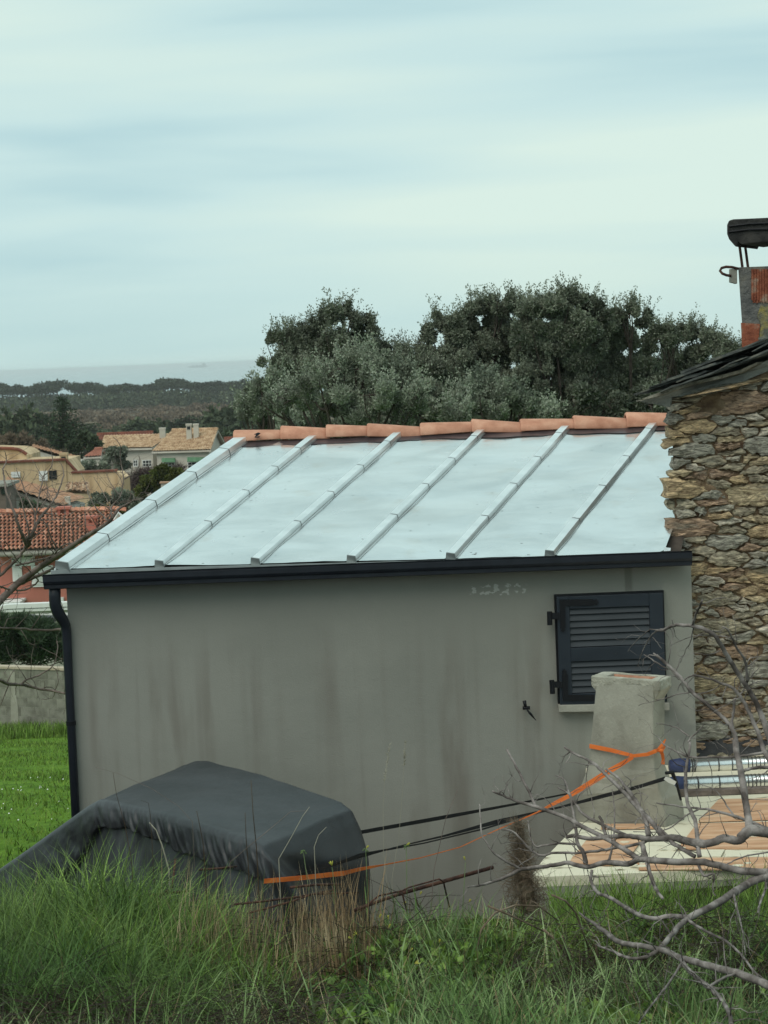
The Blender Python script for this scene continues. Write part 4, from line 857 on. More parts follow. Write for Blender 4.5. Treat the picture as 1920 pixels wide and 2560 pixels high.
# wall holes: small black fixing on sill (holdback)
# shutter
ang = -math.atan2(P(1655,1483,15).z - P(1390,1487,15).z, P(1655,1483,15).x - P(1390,1487,15).x)
SL, SR = P(1392,1488,14.96), P(1656,1484,14.96); ZB = P(1399,1761,14.96).z; ZT = (SL.z + SR.z) / 2; XL, XR = P(1394,1600,14.96).x, P(1659,1600,14.96).x
M_shut = mat('blue_grey_shutter', [(0.016,0.022,0.031),(0.022,0.029,0.040)], scale=4, rough=.45, bump=.05, bscale=60, bdist=.002)
M_slat = mat('shutter_slat', [(0.026,0.032,0.039),(0.034,0.041,0.049)], scale=3, rough=.5)
MB().box((XL-.012,14.965,ZB-.012),(XR+.012,14.998,ZT+.012)).build('window_reveal', M_iron, ob)
st_, y0, y1 = .085, 14.925, 14.96
top_r, mid_z0, mid_z1, bot_r = .095, None, None, .075
Hh = ZT - ZB; mid1 = ZT - Hh * (618-105) / (1185-105); mid0 = ZT - Hh * (755-105) / (1185-105)
mb = MB().box((XL,y0,ZB),(XL+st_,y1,ZT)).box((XR-.095,y0,ZB),(XR,y1,ZT)).box((XL+st_+.0005,y0+.001,ZT-.085),(XR-.0955,y1,ZT)).box((XL+st_+.0005,y0+.001,mid0),(XR-.0955,y1,mid1)).box((XL+st_+.0005,y0+.001,ZB),(XR-.0955,y1,ZB+.075))
shut = mb.build('shutter', M_shut, ob, bevel=.003)
MB().box((XL+st_,14.952,ZB+.07),(XR-.09,14.958,ZT-.08)).build('back_panel', M_iron, shut)
def slats(z0, z1, n_):
    for i in range(n_):
        zb = z0 + (z1 - z0) * i / n_; h_ = (z1 - z0) / n_
        p = [Vector((XL+st_+.001, y0+.006, zb+.006)), Vector((XR-.096, y0+.006, zb+.006)), Vector((XR-.096, y1-.012, zb+h_*1.0)), Vector((XL+st_+.001, y1-.012, zb+h_*1.0))]
        MB().prism(p, (0,.006,.002)).build('slat', M_slat, shut)
slats(mid1, ZT-.085, 6); slats(ZB+.075, mid0, 5)
def Wp(x, y, Y=14.915): return P(1340 + x / 3.95, 1460 + y / 3.95, Y)
def flatpoly(pts, Y, th, name, m, parent, **k): return fix(MB().prism([Wp(x, y, Y) for x, y in pts], (0,th,0)).build(name, m, parent, **k))
flatpoly([(232,155),(560,150),(575,162),(600,150),(607,168),(622,180),(607,192),(602,210),(578,200),(560,212),(290,215),(290,285),(240,285)], 14.914, .010, 'hinge_strap', M_iron, shut)
flatpoly([(240,285.5),(290,285.5),(292,430),(280,440),(290,455),(268,478),(246,458),(254,442),(242,430)], 14.914, .010, 'hinge_strap', M_iron, shut)
flatpoly([(130,285),(238,285),(238,350),(150,350)], 14.913, .012, 'hinge_arm', M_iron, shut); mb = MB(); mb.tube([Wp(133,272,14.92), Wp(136,405,14.92)], .018, 10); mb.build('hinge_pin', M_iron, shut)
flatpoly([(280,838),(305,862),(298,880),(315,900),(316,1095),(575,1095),(575,1152),(265,1152),(258,900),(268,882),(257,862)], 14.914, .010, 'hinge_strap', M_iron, shut)
flatpoly([(150,965),(257,965),(258,1025),(165,1025)], 14.913, .012, 'hinge_arm', M_iron, shut); mb = MB(); mb.tube([Wp(156,950,14.92), Wp(164,1083,14.92)], .018, 10); mb.build('hinge_pin', M_iron, shut)
mk = flatpoly([(776,676),(781,676),(783,690),(786,680),(789,690),(793,676),(797,676),(793,697),(788,697),(786,690),(784,697),(779,697)], 14.9235, .002, 'maker_mark', M_slat, shut)
fix(MB().prism([P(1396,1763,14.91), P(1674,1758,14.91), P(1674,1776,14.91), P(1397,1781,14.91)], (0,.10,0)).build('window_sill', M_concrete, ob, bevel=.004))
# holdback
hb = MB(); c0, c1, c2 = P(1311,1752,14.93), P(1314,1770,14.93), P(1340,1801,14.93)
hb.tube([c0, c1], [.013,.010], 8); hb.tube([c1 + Vector((-.02,0,0)), c1 + Vector((.03,0,0))], .012, 8); hb.tube([c1, (c1+c2)/2, c2], [.010,.017,.003], 8, flat=.5); hb.tube([c1, c1 + Vector((0,.07,0))], .008, 6)
hb.build('shutter_stop', M_iron, ob, smooth=True)
# zinc flap and debris at the right of the gutter
a = [P(1660,1378,14.9), P(1676,1377,14.9), P(1677,1370,14.92), P(1661,1368,14.93)]; fix(MB().prism(a, (0,.01,0)).build('flashing_corner', M_zinc_cap, ob))

# ------------------------------------------------------------------ stone house
YS = 15.28
shs = thing('stone_house', (P(1850,1500,YS).x, YS, .9), 'old rubble-stone house with a stacked slate roof and patched brick chimney', 'house')
M_stone = bpy.data.materials.new('schist_stone'); M_stone.use_nodes = True
def m_stone(m):
    t = m.node_tree; n = t.nodes; l = t.links; b = n['Principled BSDF']; b.inputs['Roughness'].default_value = .9; b.inputs['Specular IOR Level'].default_value = .2
    tcn = n.new('ShaderNodeTexCoord'); oi = n.new('ShaderNodeObjectInfo')
    cr_ = n.new('ShaderNodeValToRGB'); es = cr_.color_ramp.elements; cols = [(.32,.28,.21),(.40,.30,.185),(.34,.30,.225),(.42,.34,.225),(.31,.295,.25),(.45,.41,.34),(.32,.225,.16)]
    cr_.color_ramp.interpolation = 'CONSTANT'
    es[0].position = 0; es[0].color = (*cols[0], 1); es[1].position = .85; es[1].color = (*cols[-1], 1)
    for i, c in enumerate(cols[1:-1]): q = es.new((i + 1) / 7); q.color = (*c, 1)
    l.new(oi.outputs['Random'], cr_.inputs[0])
    sc_ = n.new('ShaderNodeMath'); sc_.operation = 'MULTIPLY'; sc_.inputs[1].default_value = 91; l.new(oi.outputs['Random'], sc_.inputs[0])
    rotm = n.new('ShaderNodeMapping'); rotm.inputs['Scale'].default_value = (1,1,3.6); l.new(tcn.outputs['Object'], rotm.inputs[0])
    ra = n.new('ShaderNodeMapRange'); ra.inputs[3].default_value = -.35; ra.inputs[4].default_value = .35
    cx = n.new('ShaderNodeCombineXYZ'); l.new(oi.outputs['Random'], ra.inputs[0]); l.new(ra.outputs[0], cx.inputs[1]); l.new(cx.outputs[0], rotm.inputs['Rotation'])
    va = n.new('ShaderNodeVectorMath'); va.operation = 'ADD'; l.new(rotm.outputs[0], va.inputs[0]); l.new(sc_.outputs[0], va.inputs[1])
    nz = n.new('ShaderNodeTexNoise'); nz.inputs['Scale'].default_value = 15; nz.inputs['Detail'].default_value = 9; nz.inputs['Roughness'].default_value = .68; nz.inputs['Distortion'].default_value = .7; l.new(va.outputs[0], nz.inputs['Vector'])
    r2 = n.new('ShaderNodeValToRGB'); e2 = r2.color_ramp.elements; e2[0].position = .34; e2[0].color = (.24,.20,.17,1); e2[1].position = .66; e2[1].color = (2.0,1.95,1.85,1); q = e2.new(.5); q.color = (.95,.95,.95,1); l.new(nz.outputs['Fac'], r2.inputs[0])
    mm = n.new('ShaderNodeMixRGB'); mm.blend_type = 'MULTIPLY'; mm.inputs[0].default_value = 1; l.new(cr_.outputs[0], mm.inputs[1]); l.new(r2.outputs[0], mm.inputs[2])
    nl = n.new('ShaderNodeTexNoise'); nl.inputs['Scale'].default_value = 5; nl.inputs['Detail'].default_value = 7; l.new(va.outputs[0], nl.inputs['Vector'])
    ml = n.new('ShaderNodeMapRange'); ml.inputs[1].default_value = .55; ml.inputs[2].default_value = .7; ml.inputs[4].default_value = .55; l.new(nl.outputs['Fac'], ml.inputs[0])
    m3 = n.new('ShaderNodeMixRGB'); m3.inputs[2].default_value = (.25,.25,.205,1); l.new(ml.outputs[0], m3.inputs[0]); l.new(mm.outputs[0], m3.inputs[1])
    l.new(m3.outputs[0], b.inputs['Base Color'])
    bp = n.new('ShaderNodeBump'); bp.inputs['Strength'].default_value = 1.0; bp.inputs['Distance'].default_value = .030; l.new(nz.outputs['Fac'], bp.inputs['Height']); l.new(bp.outputs[0], b.inputs['Normal'])
m_stone(M_stone)
M_mortar = mat('earth_mortar', [(0.10,0.062,0.040),(0.18,0.122,0.075),(0.26,0.19,0.125)], scale=12, rough=.97, bump=1.0, bscale=40, bdist=.02, fine=.25)
M_slate = mat('weathered_slate', [(0.045,0.050,0.048),(0.085,0.092,0.086),(0.17,0.165,0.135)], scale=7, rough=.8, bump=.7, bscale=30, stretch=(1,1,3), rand=.25, fine=.3, bdist=.01, lo=.38, hi=.68)
def wall_left(z):  # ragged corner
    return None
zb, ztop = P(1800,1890,YS).z, P(1920,900,YS).z + .1
x0s, x1s = P(1680,1200,YS).x, P(1990,1200,YS).x
def topz(x):   # underside line of the verge
    px_ = 960 + x * F / YS; return P(px_, float(np.interp(px_, [1600,1677,1760,1830,1920,2000], [1003,1000,985,968,925,890])), YS).z
g = np.random.default_rng(77); SX = 2.9
seeds = []
tries = 0
while tries < 16000:
    tries += 1
    x = g.uniform(x0s - .0, x1s); z = g.uniform(zb, ztop)
    if z > topz(x) + .03: continue
    r_ = float(g.choice([.014,.020,.029,.038], p=[.15,.30,.33,.22])) if tries > 300 else float(g.choice([.058,.080,.105], p=[.35,.35,.3]))
    ok = True
    for (sx_, sz_, sr) in seeds:
        if ((x - sx_) / SX) ** 2 + (z - sz_) ** 2 < (r_ + sr) ** 2 * .98: ok = False; break
    if ok: seeds.append((x, z, r_))
def clip(poly, a, b_, c):   # keep a x + b z <= c
    out = []
    for i in range(len(poly)):
        p, q = poly[i], poly[(i + 1) % len(poly)]; dp_, dq = a*p[0] + b_*p[1] - c, a*q[0] + b_*q[1] - c
        if dp_ <= 0: out.append(p)
        if dp_ * dq < 0: t_ = dp_ / (dp_ - dq); out.append((p[0] + (q[0]-p[0])*t_, p[1] + (q[1]-p[1])*t_))
    return out
stones = []
for i, (sx_, sz_, sr) in enumerate(seeds):
    lx = x0s - g.uniform(-.03, .06) if sz_ > 2.3 else x0s - .02
    poly = [((sx_-lx)*-1/SX+sx_/SX, sz_-.4), (sx_/SX+.25, sz_-.4), (sx_/SX+.25, sz_+.4), (lx/SX, sz_+.4)]
    poly[0] = (lx/SX, sz_-.4)
    if sx_ - lx > .5: poly[0] = (sx_/SX-.25, sz_-.4); poly[3] = (sx_/SX-.25, sz_+.4)
    X, Z = sx_/SX, sz_
    for j, (tx, tz, tr2) in enumerate(seeds):
        if i == j: continue
        U, W_ = tx/SX, tz
        if (U-X)**2 + (W_-Z)**2 > .3: continue
        a, b2 = 2*(U-X), 2*(W_-Z); c = U*U + W_*W_ - X*X - Z*Z + (sr*sr - tr2*tr2) * .55
        poly = clip(poly, a, b2, c)
        if len(poly) < 3: break
    if len(poly) < 3: continue
    poly = [(p[0]*SX, p[1]) for p in poly]
    # keep under the verge
    poly = [(x, min(z, topz(x) + .005)) for x, z in poly]
    A = abs(sum(poly[k][0]*poly[(k+1)%len(poly)][1] - poly[(k+1)%len(poly)][0]*poly[k][1] for k in range(len(poly)))) / 2
    stones.append((A, poly))
stones.sort(key=lambda s_: -s_[0])
rest = MB()
for k, (A, poly) in enumerate(stones):
    if A < 1e-4: continue
    cx_, cz_ = np.mean([p[0] for p in poly]), np.mean([p[1] for p in poly]); size = math.sqrt(A)
    pts = []
    for i in range(len(poly)):
        p, q = poly[i], poly[(i+1) % len(poly)]; ln = math.hypot(q[0]-p[0], q[1]-p[1]); m_ = 2 if ln < .05 else (3 if ln < .11 else 5)
        for s_ in range(m_):
            t_ = (s_ + (.25 if s_ == 0 else .05)) / m_; t_ = min(t_, 1); x, z = p[0]+(q[0]-p[0])*t_, p[1]+(q[1]-p[1])*t_
            jit = .13 * min(size, .08); pts.append((x + g.normal()*jit*.7, z + g.normal()*jit*.55))
    gap = g.uniform(.002, .009); pr = .014 + .30 * min(size, .1) * g.uniform(.2, 1.0); tx_, tz_ = g.normal() * .10, g.normal() * .12
    V = []; n_ = len(pts)
    def ringp(f, y, jy=0):
        for (x, z) in pts:
            dx, dz = x - cx_, z - cz_; d_ = math.hypot(dx, dz) + 1e-6; s_ = max(0, (d_ - gap) / d_) * f; V.append((cx_ + dx*s_, YS + y + g.normal()*jy + (dx*tx_ + dz*tz_) * (1 if y < -.002 else 0), cz_ + dz*s_))
    depth_ = .14 if cx_ < x0s + .16 else .05
    ringp(1.0, depth_); ringp(1.0, -.001); ringp(.94, -pr*.7, .002); ringp(.62, -pr, .0035)
    V.append((cx_ + g.normal()*.1*size, YS - pr + g.normal()*.003, cz_ + g.normal()*.1*size)); Fs = []
    for r in range(3):
        for i in range(n_): Fs.append((r*n_+i, r*n_+(i+1)%n_, (r+1)*n_+(i+1)%n_, (r+1)*n_+i))
    for i in range(n_): Fs.append((3*n_+i, 3*n_+(i+1)%n_, 4*n_))
    if k < 298:
        me = MB().add(V, Fs).mesh('stone', M_stone, (cx_, YS, cz_)); o = link('stone', me, shs, (cx_, YS, cz_)); fix(o)
    else: rest.add(V, Fs)
if rest.v: fix(rest.build('small_stones', M_stone, shs, kind='stuff'))
# mortar core with rough face
nu, nv = 60, 130; V = []
xm0, xm1 = x0s + .012, x1s
for j in range(nv + 1):
    for i in range(nu + 1):
        x = xm0 + (xm1 - xm0) * i / nu; z = zb - .3 + (ztop + .1 - zb + .3) * j / nv; z = min(z, topz(x)); V.append((x, YS - .002 + .016 * mnoise.noise(Vector((x*22, 3, z*22))) , z))
MB().add(V, [(j*(nu+1)+i, j*(nu+1)+i+1, (j+1)*(nu+1)+i+1, (j+1)*(nu+1)+i) for j in range(nv) for i in range(nu)]).build('wall', M_mortar, shs, smooth=True)
mb = MB(); mb.add([(xm0+.01,YS+.02,-.5),(x1s+3,YS+.02,-.5),(x1s+5,YS+5,-.5),(xm0+2.21,YS+5,-.5),(xm0+.01,YS+.02,topz(xm0)-.02),(x1s+3,YS+.02,topz(x1s)+1.2),(x1s+5,YS+5,topz(x1s)+1.2),(xm0+2.21,YS+5,topz(xm0)-.02)],[(0,1,5,4),(1,2,6,5),(2,3,7,6),(3,0,4,7)]); mb.build('core_wall', M_mortar, shs)
# dark tarred base
pts = [P(x, y, YS - .03) for x, y in ((1690,1900),(1690,1868),(1712,1866),(1730,1872),(1745,1850),(1775,1856),(1800,1846),(1830,1842),(1860,1850),(1890,1846),(1930,1856),(2000,1850),(2000,1925),(1690,1930))]
fix(MB().prism(pts, (0,.06,0)).build('tarred_base', M_concrete_d, shs))
# mortar fillet below the slates
top_line = [(1601,1002),(1625,993),(1660,982),(1700,968),(1750,955),(1800,944),(1850,930),(1890,912),(1960,880),(2030,845)]
bot_line = [(1601,1004),(1640,1011),(1674,1018),(1680,992),(1720,990),(1762,986),(1800,976),(1836,968),(1870,948),(1925,925),(2000,890),(2030,875)]
fl_ = [P(x, y + 2, YS - .06) for x, y in top_line] + [P(x, y, YS - .03) for x, y in bot_line[::-1]]
fix(MB().prism(fl_, (.12,.25,0)).build('verge_mortar', mat('pale_verge_mortar', [(0.20,0.20,0.185),(0.31,0.31,0.28)], scale=8, rough=.95, bump=.6, bscale=40), shs))
# slates: thin irregular slabs lapped up the slope
rf_ = thing('tmp', (0,0,0), 'x', 'x'); bpy.data.objects.remove(rf_)
g = np.random.default_rng(12)
sl0 = P(1601,1000,YS-.1); sl1 = P(1960,845,YS-.1); sdir = Vector((sl1.x - sl0.x, 0, sl1.z - sl0.z)); SLn = sdir.length; sdir.normalize(); snm = Vector((-sdir.z, 0, sdir.x))
rd = MB().prism([P(1612,1000,YS+.02), P(1960,862,YS+.02), P(1960,862,YS+.02) + Vector((2.2,5,0)), P(1612,1000,YS+.02) + Vector((2.2,5,0))], (0,0,-.03)).build('roof', M_slate, shs)
row = 0; s_ = 0.0
while s_ < SLn * 1.35:
    yy = YS - .16
    while yy < YS + 3.2:
        wd = g.uniform(.22, .42); ln = g.uniform(.30, .46); th = g.uniform(.008, .018); tilt = g.uniform(-.10, -.02)
        o0 = sl0 + sdir * (s_ + g.uniform(-.03, .03)) + snm * (.004 + g.uniform(0, .012)) + Vector((0, yy - (YS - .1) + (g.uniform(-.05, .03) if yy < YS - .1 else 0), 0))
        d1 = (sdir + snm * (.10 + tilt * .5)).normalized() ; u1 = Vector((-d1.z, 0, d1.x)); n_ = 5
        outline = [(0, 0), (g.uniform(-.012,.02), wd*.3), (g.uniform(-.012,.02), wd*.7), (0, wd), (ln*.5, wd + g.uniform(-.01,.01)), (ln, wd*.96), (ln, .02), (ln*.7, g.uniform(-.014,.014)), (ln*.35, g.uniform(-.014,.014))]
        d1 = (sdir * 1.0 - snm * .10).normalized() if False else (sdir + snm * tilt).normalized()
        lo = [o0 + Vector(((yy - YS + .1) * .44, 0, 0)) + d1 * a + Vector((b_ * .44, b_, 0)) + snm * .035 for a, b_ in outline]; fix(MB().prism(lo, snm * th).build('slate', M_slate, rd)); yy += wd + .004
        if len([1]) and yy > YS + 1.2 and s_ < SLn: yy += 0
    s_ += g.uniform(.075, .11); row += 1
# lower eave slab with lichen
M_slate_l = mat('lichened_slate', [(0.09,0.085,0.065),(0.17,0.155,0.12),(0.25,0.235,0.19)], scale=11, rough=.9, bump=.9, bscale=40, fine=.3)
V0 = [(1600,1001),(1606,996),(1628,988),(1662,977),(1700,962),(1752,950),(1800,938),(1850,925),(1893,905),(1893,911),(1850,933),(1800,947),(1750,958),(1700,971),(1662,984),(1625,996)]
fix(MB().prism([P(x, y, YS - .17) for x, y in V0], (.18,.40,0)).build('eave_slab', M_slate_l, rd))
for (x0_, y0_, x1_, y1_, Yq) in ((1648,982,1740,949,-.20),(1700,962,1800,925,-.22),(1742,948,1850,908,-.21),(1790,934,1890,893,-.19),(1835,915,1940,868,-.21),(1800,922,1870,893,-.23),(1870,902,1990,848,-.2),(1690,957,1765,930,-.185),(1880,880,1990,830,-.2)):
    p, q = P(x0_, y0_, YS + Yq), P(x1_, y1_, YS + Yq); d_ = (q - p); m1 = p.lerp(q, .33) + Vector((0,0,g.uniform(-.008,.008))); m2 = p.lerp(q, .7) + Vector((0,0,g.uniform(-.008,.008)))
    up_ = Vector((0,0,g.uniform(.010,.02))); fix(MB().prism([p, m1, m2, q, q + up_*.6, m2 + up_, m1 + up_, p + up_ * .4], (.16,.36,0)).build('slate', M_slate, rd))
# chimney of the stone house
YC = 15.9
def C(x, y, Y=YC): return P(x, y, Y)
a, b_ = C(1848, 700), C(2030, 700); zt_ = C(1855, 668).z; zb_ = C(1870, 900).z
ch = MB().hexa([(a.x+.03,YC,zb_-.2),(b_.x,YC,zb_-.2),(b_.x+.2,YC+.45,zb_-.2),(a.x+.23,YC+.45,zb_-.2)], [(a.x-.005,YC,zt_),(b_.x,YC,zt_),(b_.x+.2,YC+.45,zt_),(a.x+.195,YC+.45,zt_)]).build('chimney', mat('patched_chimney_render', [(0.10,0.10,0.10),(0.16,0.155,0.145),(0.22,0.20,0.16)], scale=7, rough=.95, bump=1, bscale=35, fine=.25), shs)
M_redbrick = mat('red_hollow_brick', [(0.20,0.06,0.035),(0.31,0.10,0.055),(0.34,0.25,0.19)], scale=14, rough=.9, bump=.5, bscale=60, fine=.3, lo=.38, hi=.72)
M_lich = mat('yellow_lichen_render', [(0.13,0.13,0.11),(0.24,0.21,0.11),(0.33,0.27,0.08)], scale=16, rough=.95, bump=1, bscale=40)
def grooved(x0_, x1_, y0_, y1_, n_):
    for i in range(n_):
        xa = x0_ + (x1_ - x0_) * i / n_; xb = xa + (x1_ - x0_) / n_ * .72; p = [C(xa, y1_ - g.uniform(0, 12), YC - .012), C(xb, y1_ - g.uniform(0, 12), YC - .012), C(xb, y0_, YC - .012), C(xa, y0_, YC - .012)]; yield p
mb = MB()
for p in grooved(1879, 2025, 672, 760, 22): mb.prism(p, (0,.016,0))
fix(mb.build('grooved_brick', M_redbrick, ch, kind='stuff')); fix(MB().prism([C(1882,757,YC-.004), C(2025,752,YC-.004), C(2025,675,YC-.004), C(1884,676,YC-.004)], (0,.008,0)).build('brick', M_redbrick, ch))
fix(MB().prism([C(1856,876,YC-.010), C(1895,866,YC-.010), C(1900,810,YC-.010), C(1853,807,YC-.010)], (0,.016,0)).build('brick', M_redbrick, ch))
fix(MB().prism([C(1895,868,YC-.007), C(2025,850,YC-.007), C(2025,757,YC-.007), C(1902,764,YC-.007), C(1893,790,YC-.007), C(1903,812,YC-.007)], (0,.012,0)).build('lichen_patch', M_lich, ch))
fix(MB().prism([C(1828,705,YC-.02), C(1843,709,YC-.02), C(1843,674,YC-.02), C(1828,672,YC-.02)], (0,.10,0)).build('clay_block', M_concrete, ch))
mb = MB(); mb.tube([C(x, y, YC - .02) for x, y in ((1846,672),(1830,668),(1815,667),(1804,670),(1800,677),(1806,684),(1816,688),(1828,690))], .010, 8); mb.build('iron_hook', M_rust, ch, smooth=True)
mb = MB(); mb.tube([C(1856,668,YC+.05), C(1848,608,YC+.05)], .010, 8); mb.build('iron_rod', M_rust, ch); mb = MB(); mb.tube([C(1870,668,YC+.15), C(1862,608,YC+.15)], .010, 8); mb.build('iron_rod', M_rust, ch)
mb = MB(); mb.tube([C(2015,662,YC+.05), C(2012,600,YC+.05)], .010, 8); mb.build('iron_rod', M_rust, ch)
cp = [(1817,562),(1822,551),(1833,548),(1880,546),(1980,541),(2060,538),(2060,596),(1980,600),(1890,607),(1853,612),(1845,604),(1840,618),(1834,612),(1822,598),(1817,585)]
V = []
fix(MB().prism([C(x, y, YC - .1) for x, y in cp], (.26,.6,0)).build('chimney_cap', mat('dark_cap_tile', [(0.025,0.024,0.024),(0.06,0.055,0.05)], scale=9, rough=.85, bump=.8, bscale=30), ch, bevel=.008))
for yy in (0, 1):
    mb = MB(); mb.tube([C(1822,566+yy*14,YC-.105), C(1870,560+yy*14,YC-.108), C(1960,556+yy*16,YC-.108), C(2050,552+yy*16,YC-.105)], .008, 6); mb.build('cap_ridge', M_iron, ch)

# ------------------------------------------------------------------ terrace with torn boards
TZ = CAMZ - 2.9
te = thing('terrace', (1.8, 12.6, TZ), None, None); te['kind'] = 'structure'; te['label'] = 'raised concrete terrace covered with cream and orange-brown boards'
M_creamb = mat('flaking_cream_paint', [(0.12,0.085,0.05),(0.58,0.53,0.40),(0.68,0.63,0.49)], scale=5, rough=.8, detail=10, stretch=(1.0,2.2,1), lo=.31, hi=.42, bump=.4, bscale=20)
M_board = mat('orange_plywood', [(0.44,0.24,0.14),(0.56,0.33,0.20),(0.66,0.45,0.30)], scale=3.5, rough=.7, stretch=(.7,3.5,1), fine=.12, bump=.2, bscale=30)
out = [(.73,11.92),(4.5,11.92),(4.5,15.25),(1.35,15.25),(1.22,13.9),(1.10,13.2),(.82,12.3)]
MB().prism([Vector((x,y,TZ-1.3)) for x, y in out], (0,0,1.24)).build('slab', M_concrete, te)
MB().prism([Vector((x,y,TZ-.058)) for x, y in out], (0,0,.056)).build('painted_screed', M_creamb, te)
def gp(x, y, dz=0):  # pixel on the terrace plane
    d = MR @ Vector(((x - 960) / F, -(y - 1280) / F, -1.0)); t_ = (TZ + dz - CAMZ) / d.z; return Vector((d.x*t_, d.y*t_, TZ + dz))
for q in ([(1370,2180),(1430,2140),(1640,2136),(1560,2172)], [(1395,2172),(1420,2146),(1590,2140),(1580,2172)],):
    pass
def Cq(x, y): return (1240 + x/2.44, 1820 + y/2.44)
boards = [[(650,592),(1000,590),(975,615),(640,618)], [(560,680),(900,672),(830,770),(480,782)], [(450,825),(470,788),(860,782),(875,835),(680,840),(460,830)], [(1360,440),(1700,436),(1700,560),(1235,575)], [(1225,590),(1700,578),(1700,742),(1110,742)], [(880,838),(1200,800),(1700,795),(1700,868),(870,868)]]
for q in boards:
    fix(MB().prism([gp(*Cq(x, y), .004) for x, y in q], (0,0,.008)).build('board', M_board, te))
strips = [[(1250,748),(1395,748),(1370,790),(1220,790)], [(1400,750),(1700,750),(1700,792),(1390,792)]]
for q in strips: fix(MB().prism([gp(*Cq(x, y), .004) for x, y in q], (0,0,.007)).build('cream_strip', M_creamb, te))
for k in range(10):
    p = gp(random.uniform(1560, 1900), random.uniform(2060, 2180), .012); mb = MB(); r0 = random.uniform(.012, .03); n_ = 7
    mb.prism([p + Vector((math.cos(6.28*i/n_)*r0*random.uniform(.6,1.3)*1.6, math.sin(6.28*i/n_)*r0*random.uniform(.6,1.3), 0)) for i in range(n_)], (0,0,.004)); mb.build('paint_flake', M_creamb, te)

# chimney stub
cs_ = thing('chimney_stack', (1.5, 13.5, TZ), 'squat cement chimney stack with a slab cap, orange strap tied round it', 'chimney')
YF = 13.3; Dp = .44
M_shaft = mat('cement_render', [(0.215,0.205,0.17),(0.285,0.275,0.23),(0.33,0.32,0.27)], scale=3.5, rough=.95, bump=.6, bscale=60, fine=.10, bdist=.008, stretch=(1,1,.7))
def ring4(fl, fr, br, Yf=13.30, Yr=13.04, Yb=13.24, flat=None):
    a, b_, c = P(fl[0], fl[1], Yf), P(fr[0], fr[1], Yr), P(br[0], br[1], Yb); z = a.z if flat is None else flat
    q = [Vector((a.x, a.y, z)), Vector((b_.x, b_.y, z)), Vector((c.x, c.y, z))]; q.append(q[0] + q[2] - q[1]); return q
lev = [ring4((1436,2062),(1665,2062),(1712,2010),flat=TZ-.01), ring4((1438,2020),(1662,2030),(1710,2000)), ring4((1440,1988),(1655,1995),(1702,1975)), ring4((1455,1955),(1645,1965),(1680,1950)), ring4((1470,1915),(1637,1925),(1664,1915)), ring4((1474,1870),(1634,1880),(1662,1870)), ring4((1482,1790),(1633,1800),(1663,1790)), ring4((1490,1706),(1634,1720),(1664,1712))]
V = [p for q_ in lev for p in q_]
Fs = [(r*4+i, r*4+(i+1)%4, (r+1)*4+(i+1)%4, (r+1)*4+i) for r in range(len(lev)-1) for i in range(4)] + [(3,2,1,0)]
fix(MB().add(V, Fs).build('shaft', M_shaft, cs_, bevel=.012))
zc1 = P(1478,1690,13.32).z; zc0 = P(1478,1713,13.32).z
cpn = [P(1477,1690,13.32), P(1649,1700,13.02), P(1679,1688,13.19)]; cpn.append(cpn[0] + cpn[2] - cpn[1]); cpn = [Vector((p.x, p.y, zc1)) for p in cpn]
cc = sum(cpn, Vector()) / 4; inn = [cc + (p - cc) * .66 + (cpn[1]-cpn[0]) * .02 for p in cpn]; seg = 10; rng2 = random.Random(4)
def rim(q4): return [(q4[i].lerp(q4[(i+1)%4], k/seg).x, q4[i].lerp(q4[(i+1)%4], k/seg).y) for i in range(4) for k in range(seg)]
outer, inner = rim(cpn), rim(inn)
jz = lambda: rng2.uniform(-.003, .003)
m_ = len(outer); V = [(x, y, zc0 + jz()) for x, y in outer] + [(x + jz(), y + jz()*1.5, zc0 + (zc1-zc0)*.5) for x, y in outer] + [(x, y, zc1 + jz()) for x, y in outer] + [(x, y, zc1 + jz()*.5 + .002) for x, y in inner] + [(x, y, zc0 - .12) for x, y in inner]
Fs = []
for r, s_ in ((0,1),(1,2),(2,3),(3,4),(4,0)):
    for i in range(m_): Fs.append((r*m_+i, r*m_+(i+1)%m_, s_*m_+(i+1)%m_, s_*m_+i))
fix(MB().add(V, Fs).build('cap', mat('worn_cement', [(0.25,0.24,0.195),(0.36,0.35,0.29),(0.45,0.435,0.37)], scale=7, rough=.95, bump=.8, bscale=50, fine=.12), cs_, bevel=.006))
li = [p - Vector((0,0,.006)) for p in (inn[2].lerp(inn[1], .02), inn[3].lerp(inn[0], .02))]; lj = [p + (cc - p).normalized() * .012 + Vector((0,0,0)) for p in li]
fix(MB().prism([li[0], li[1], lj[1], lj[0]], (0,0,-.1)).build('clay_liner', M_terra, cs_))
YF = 13.3

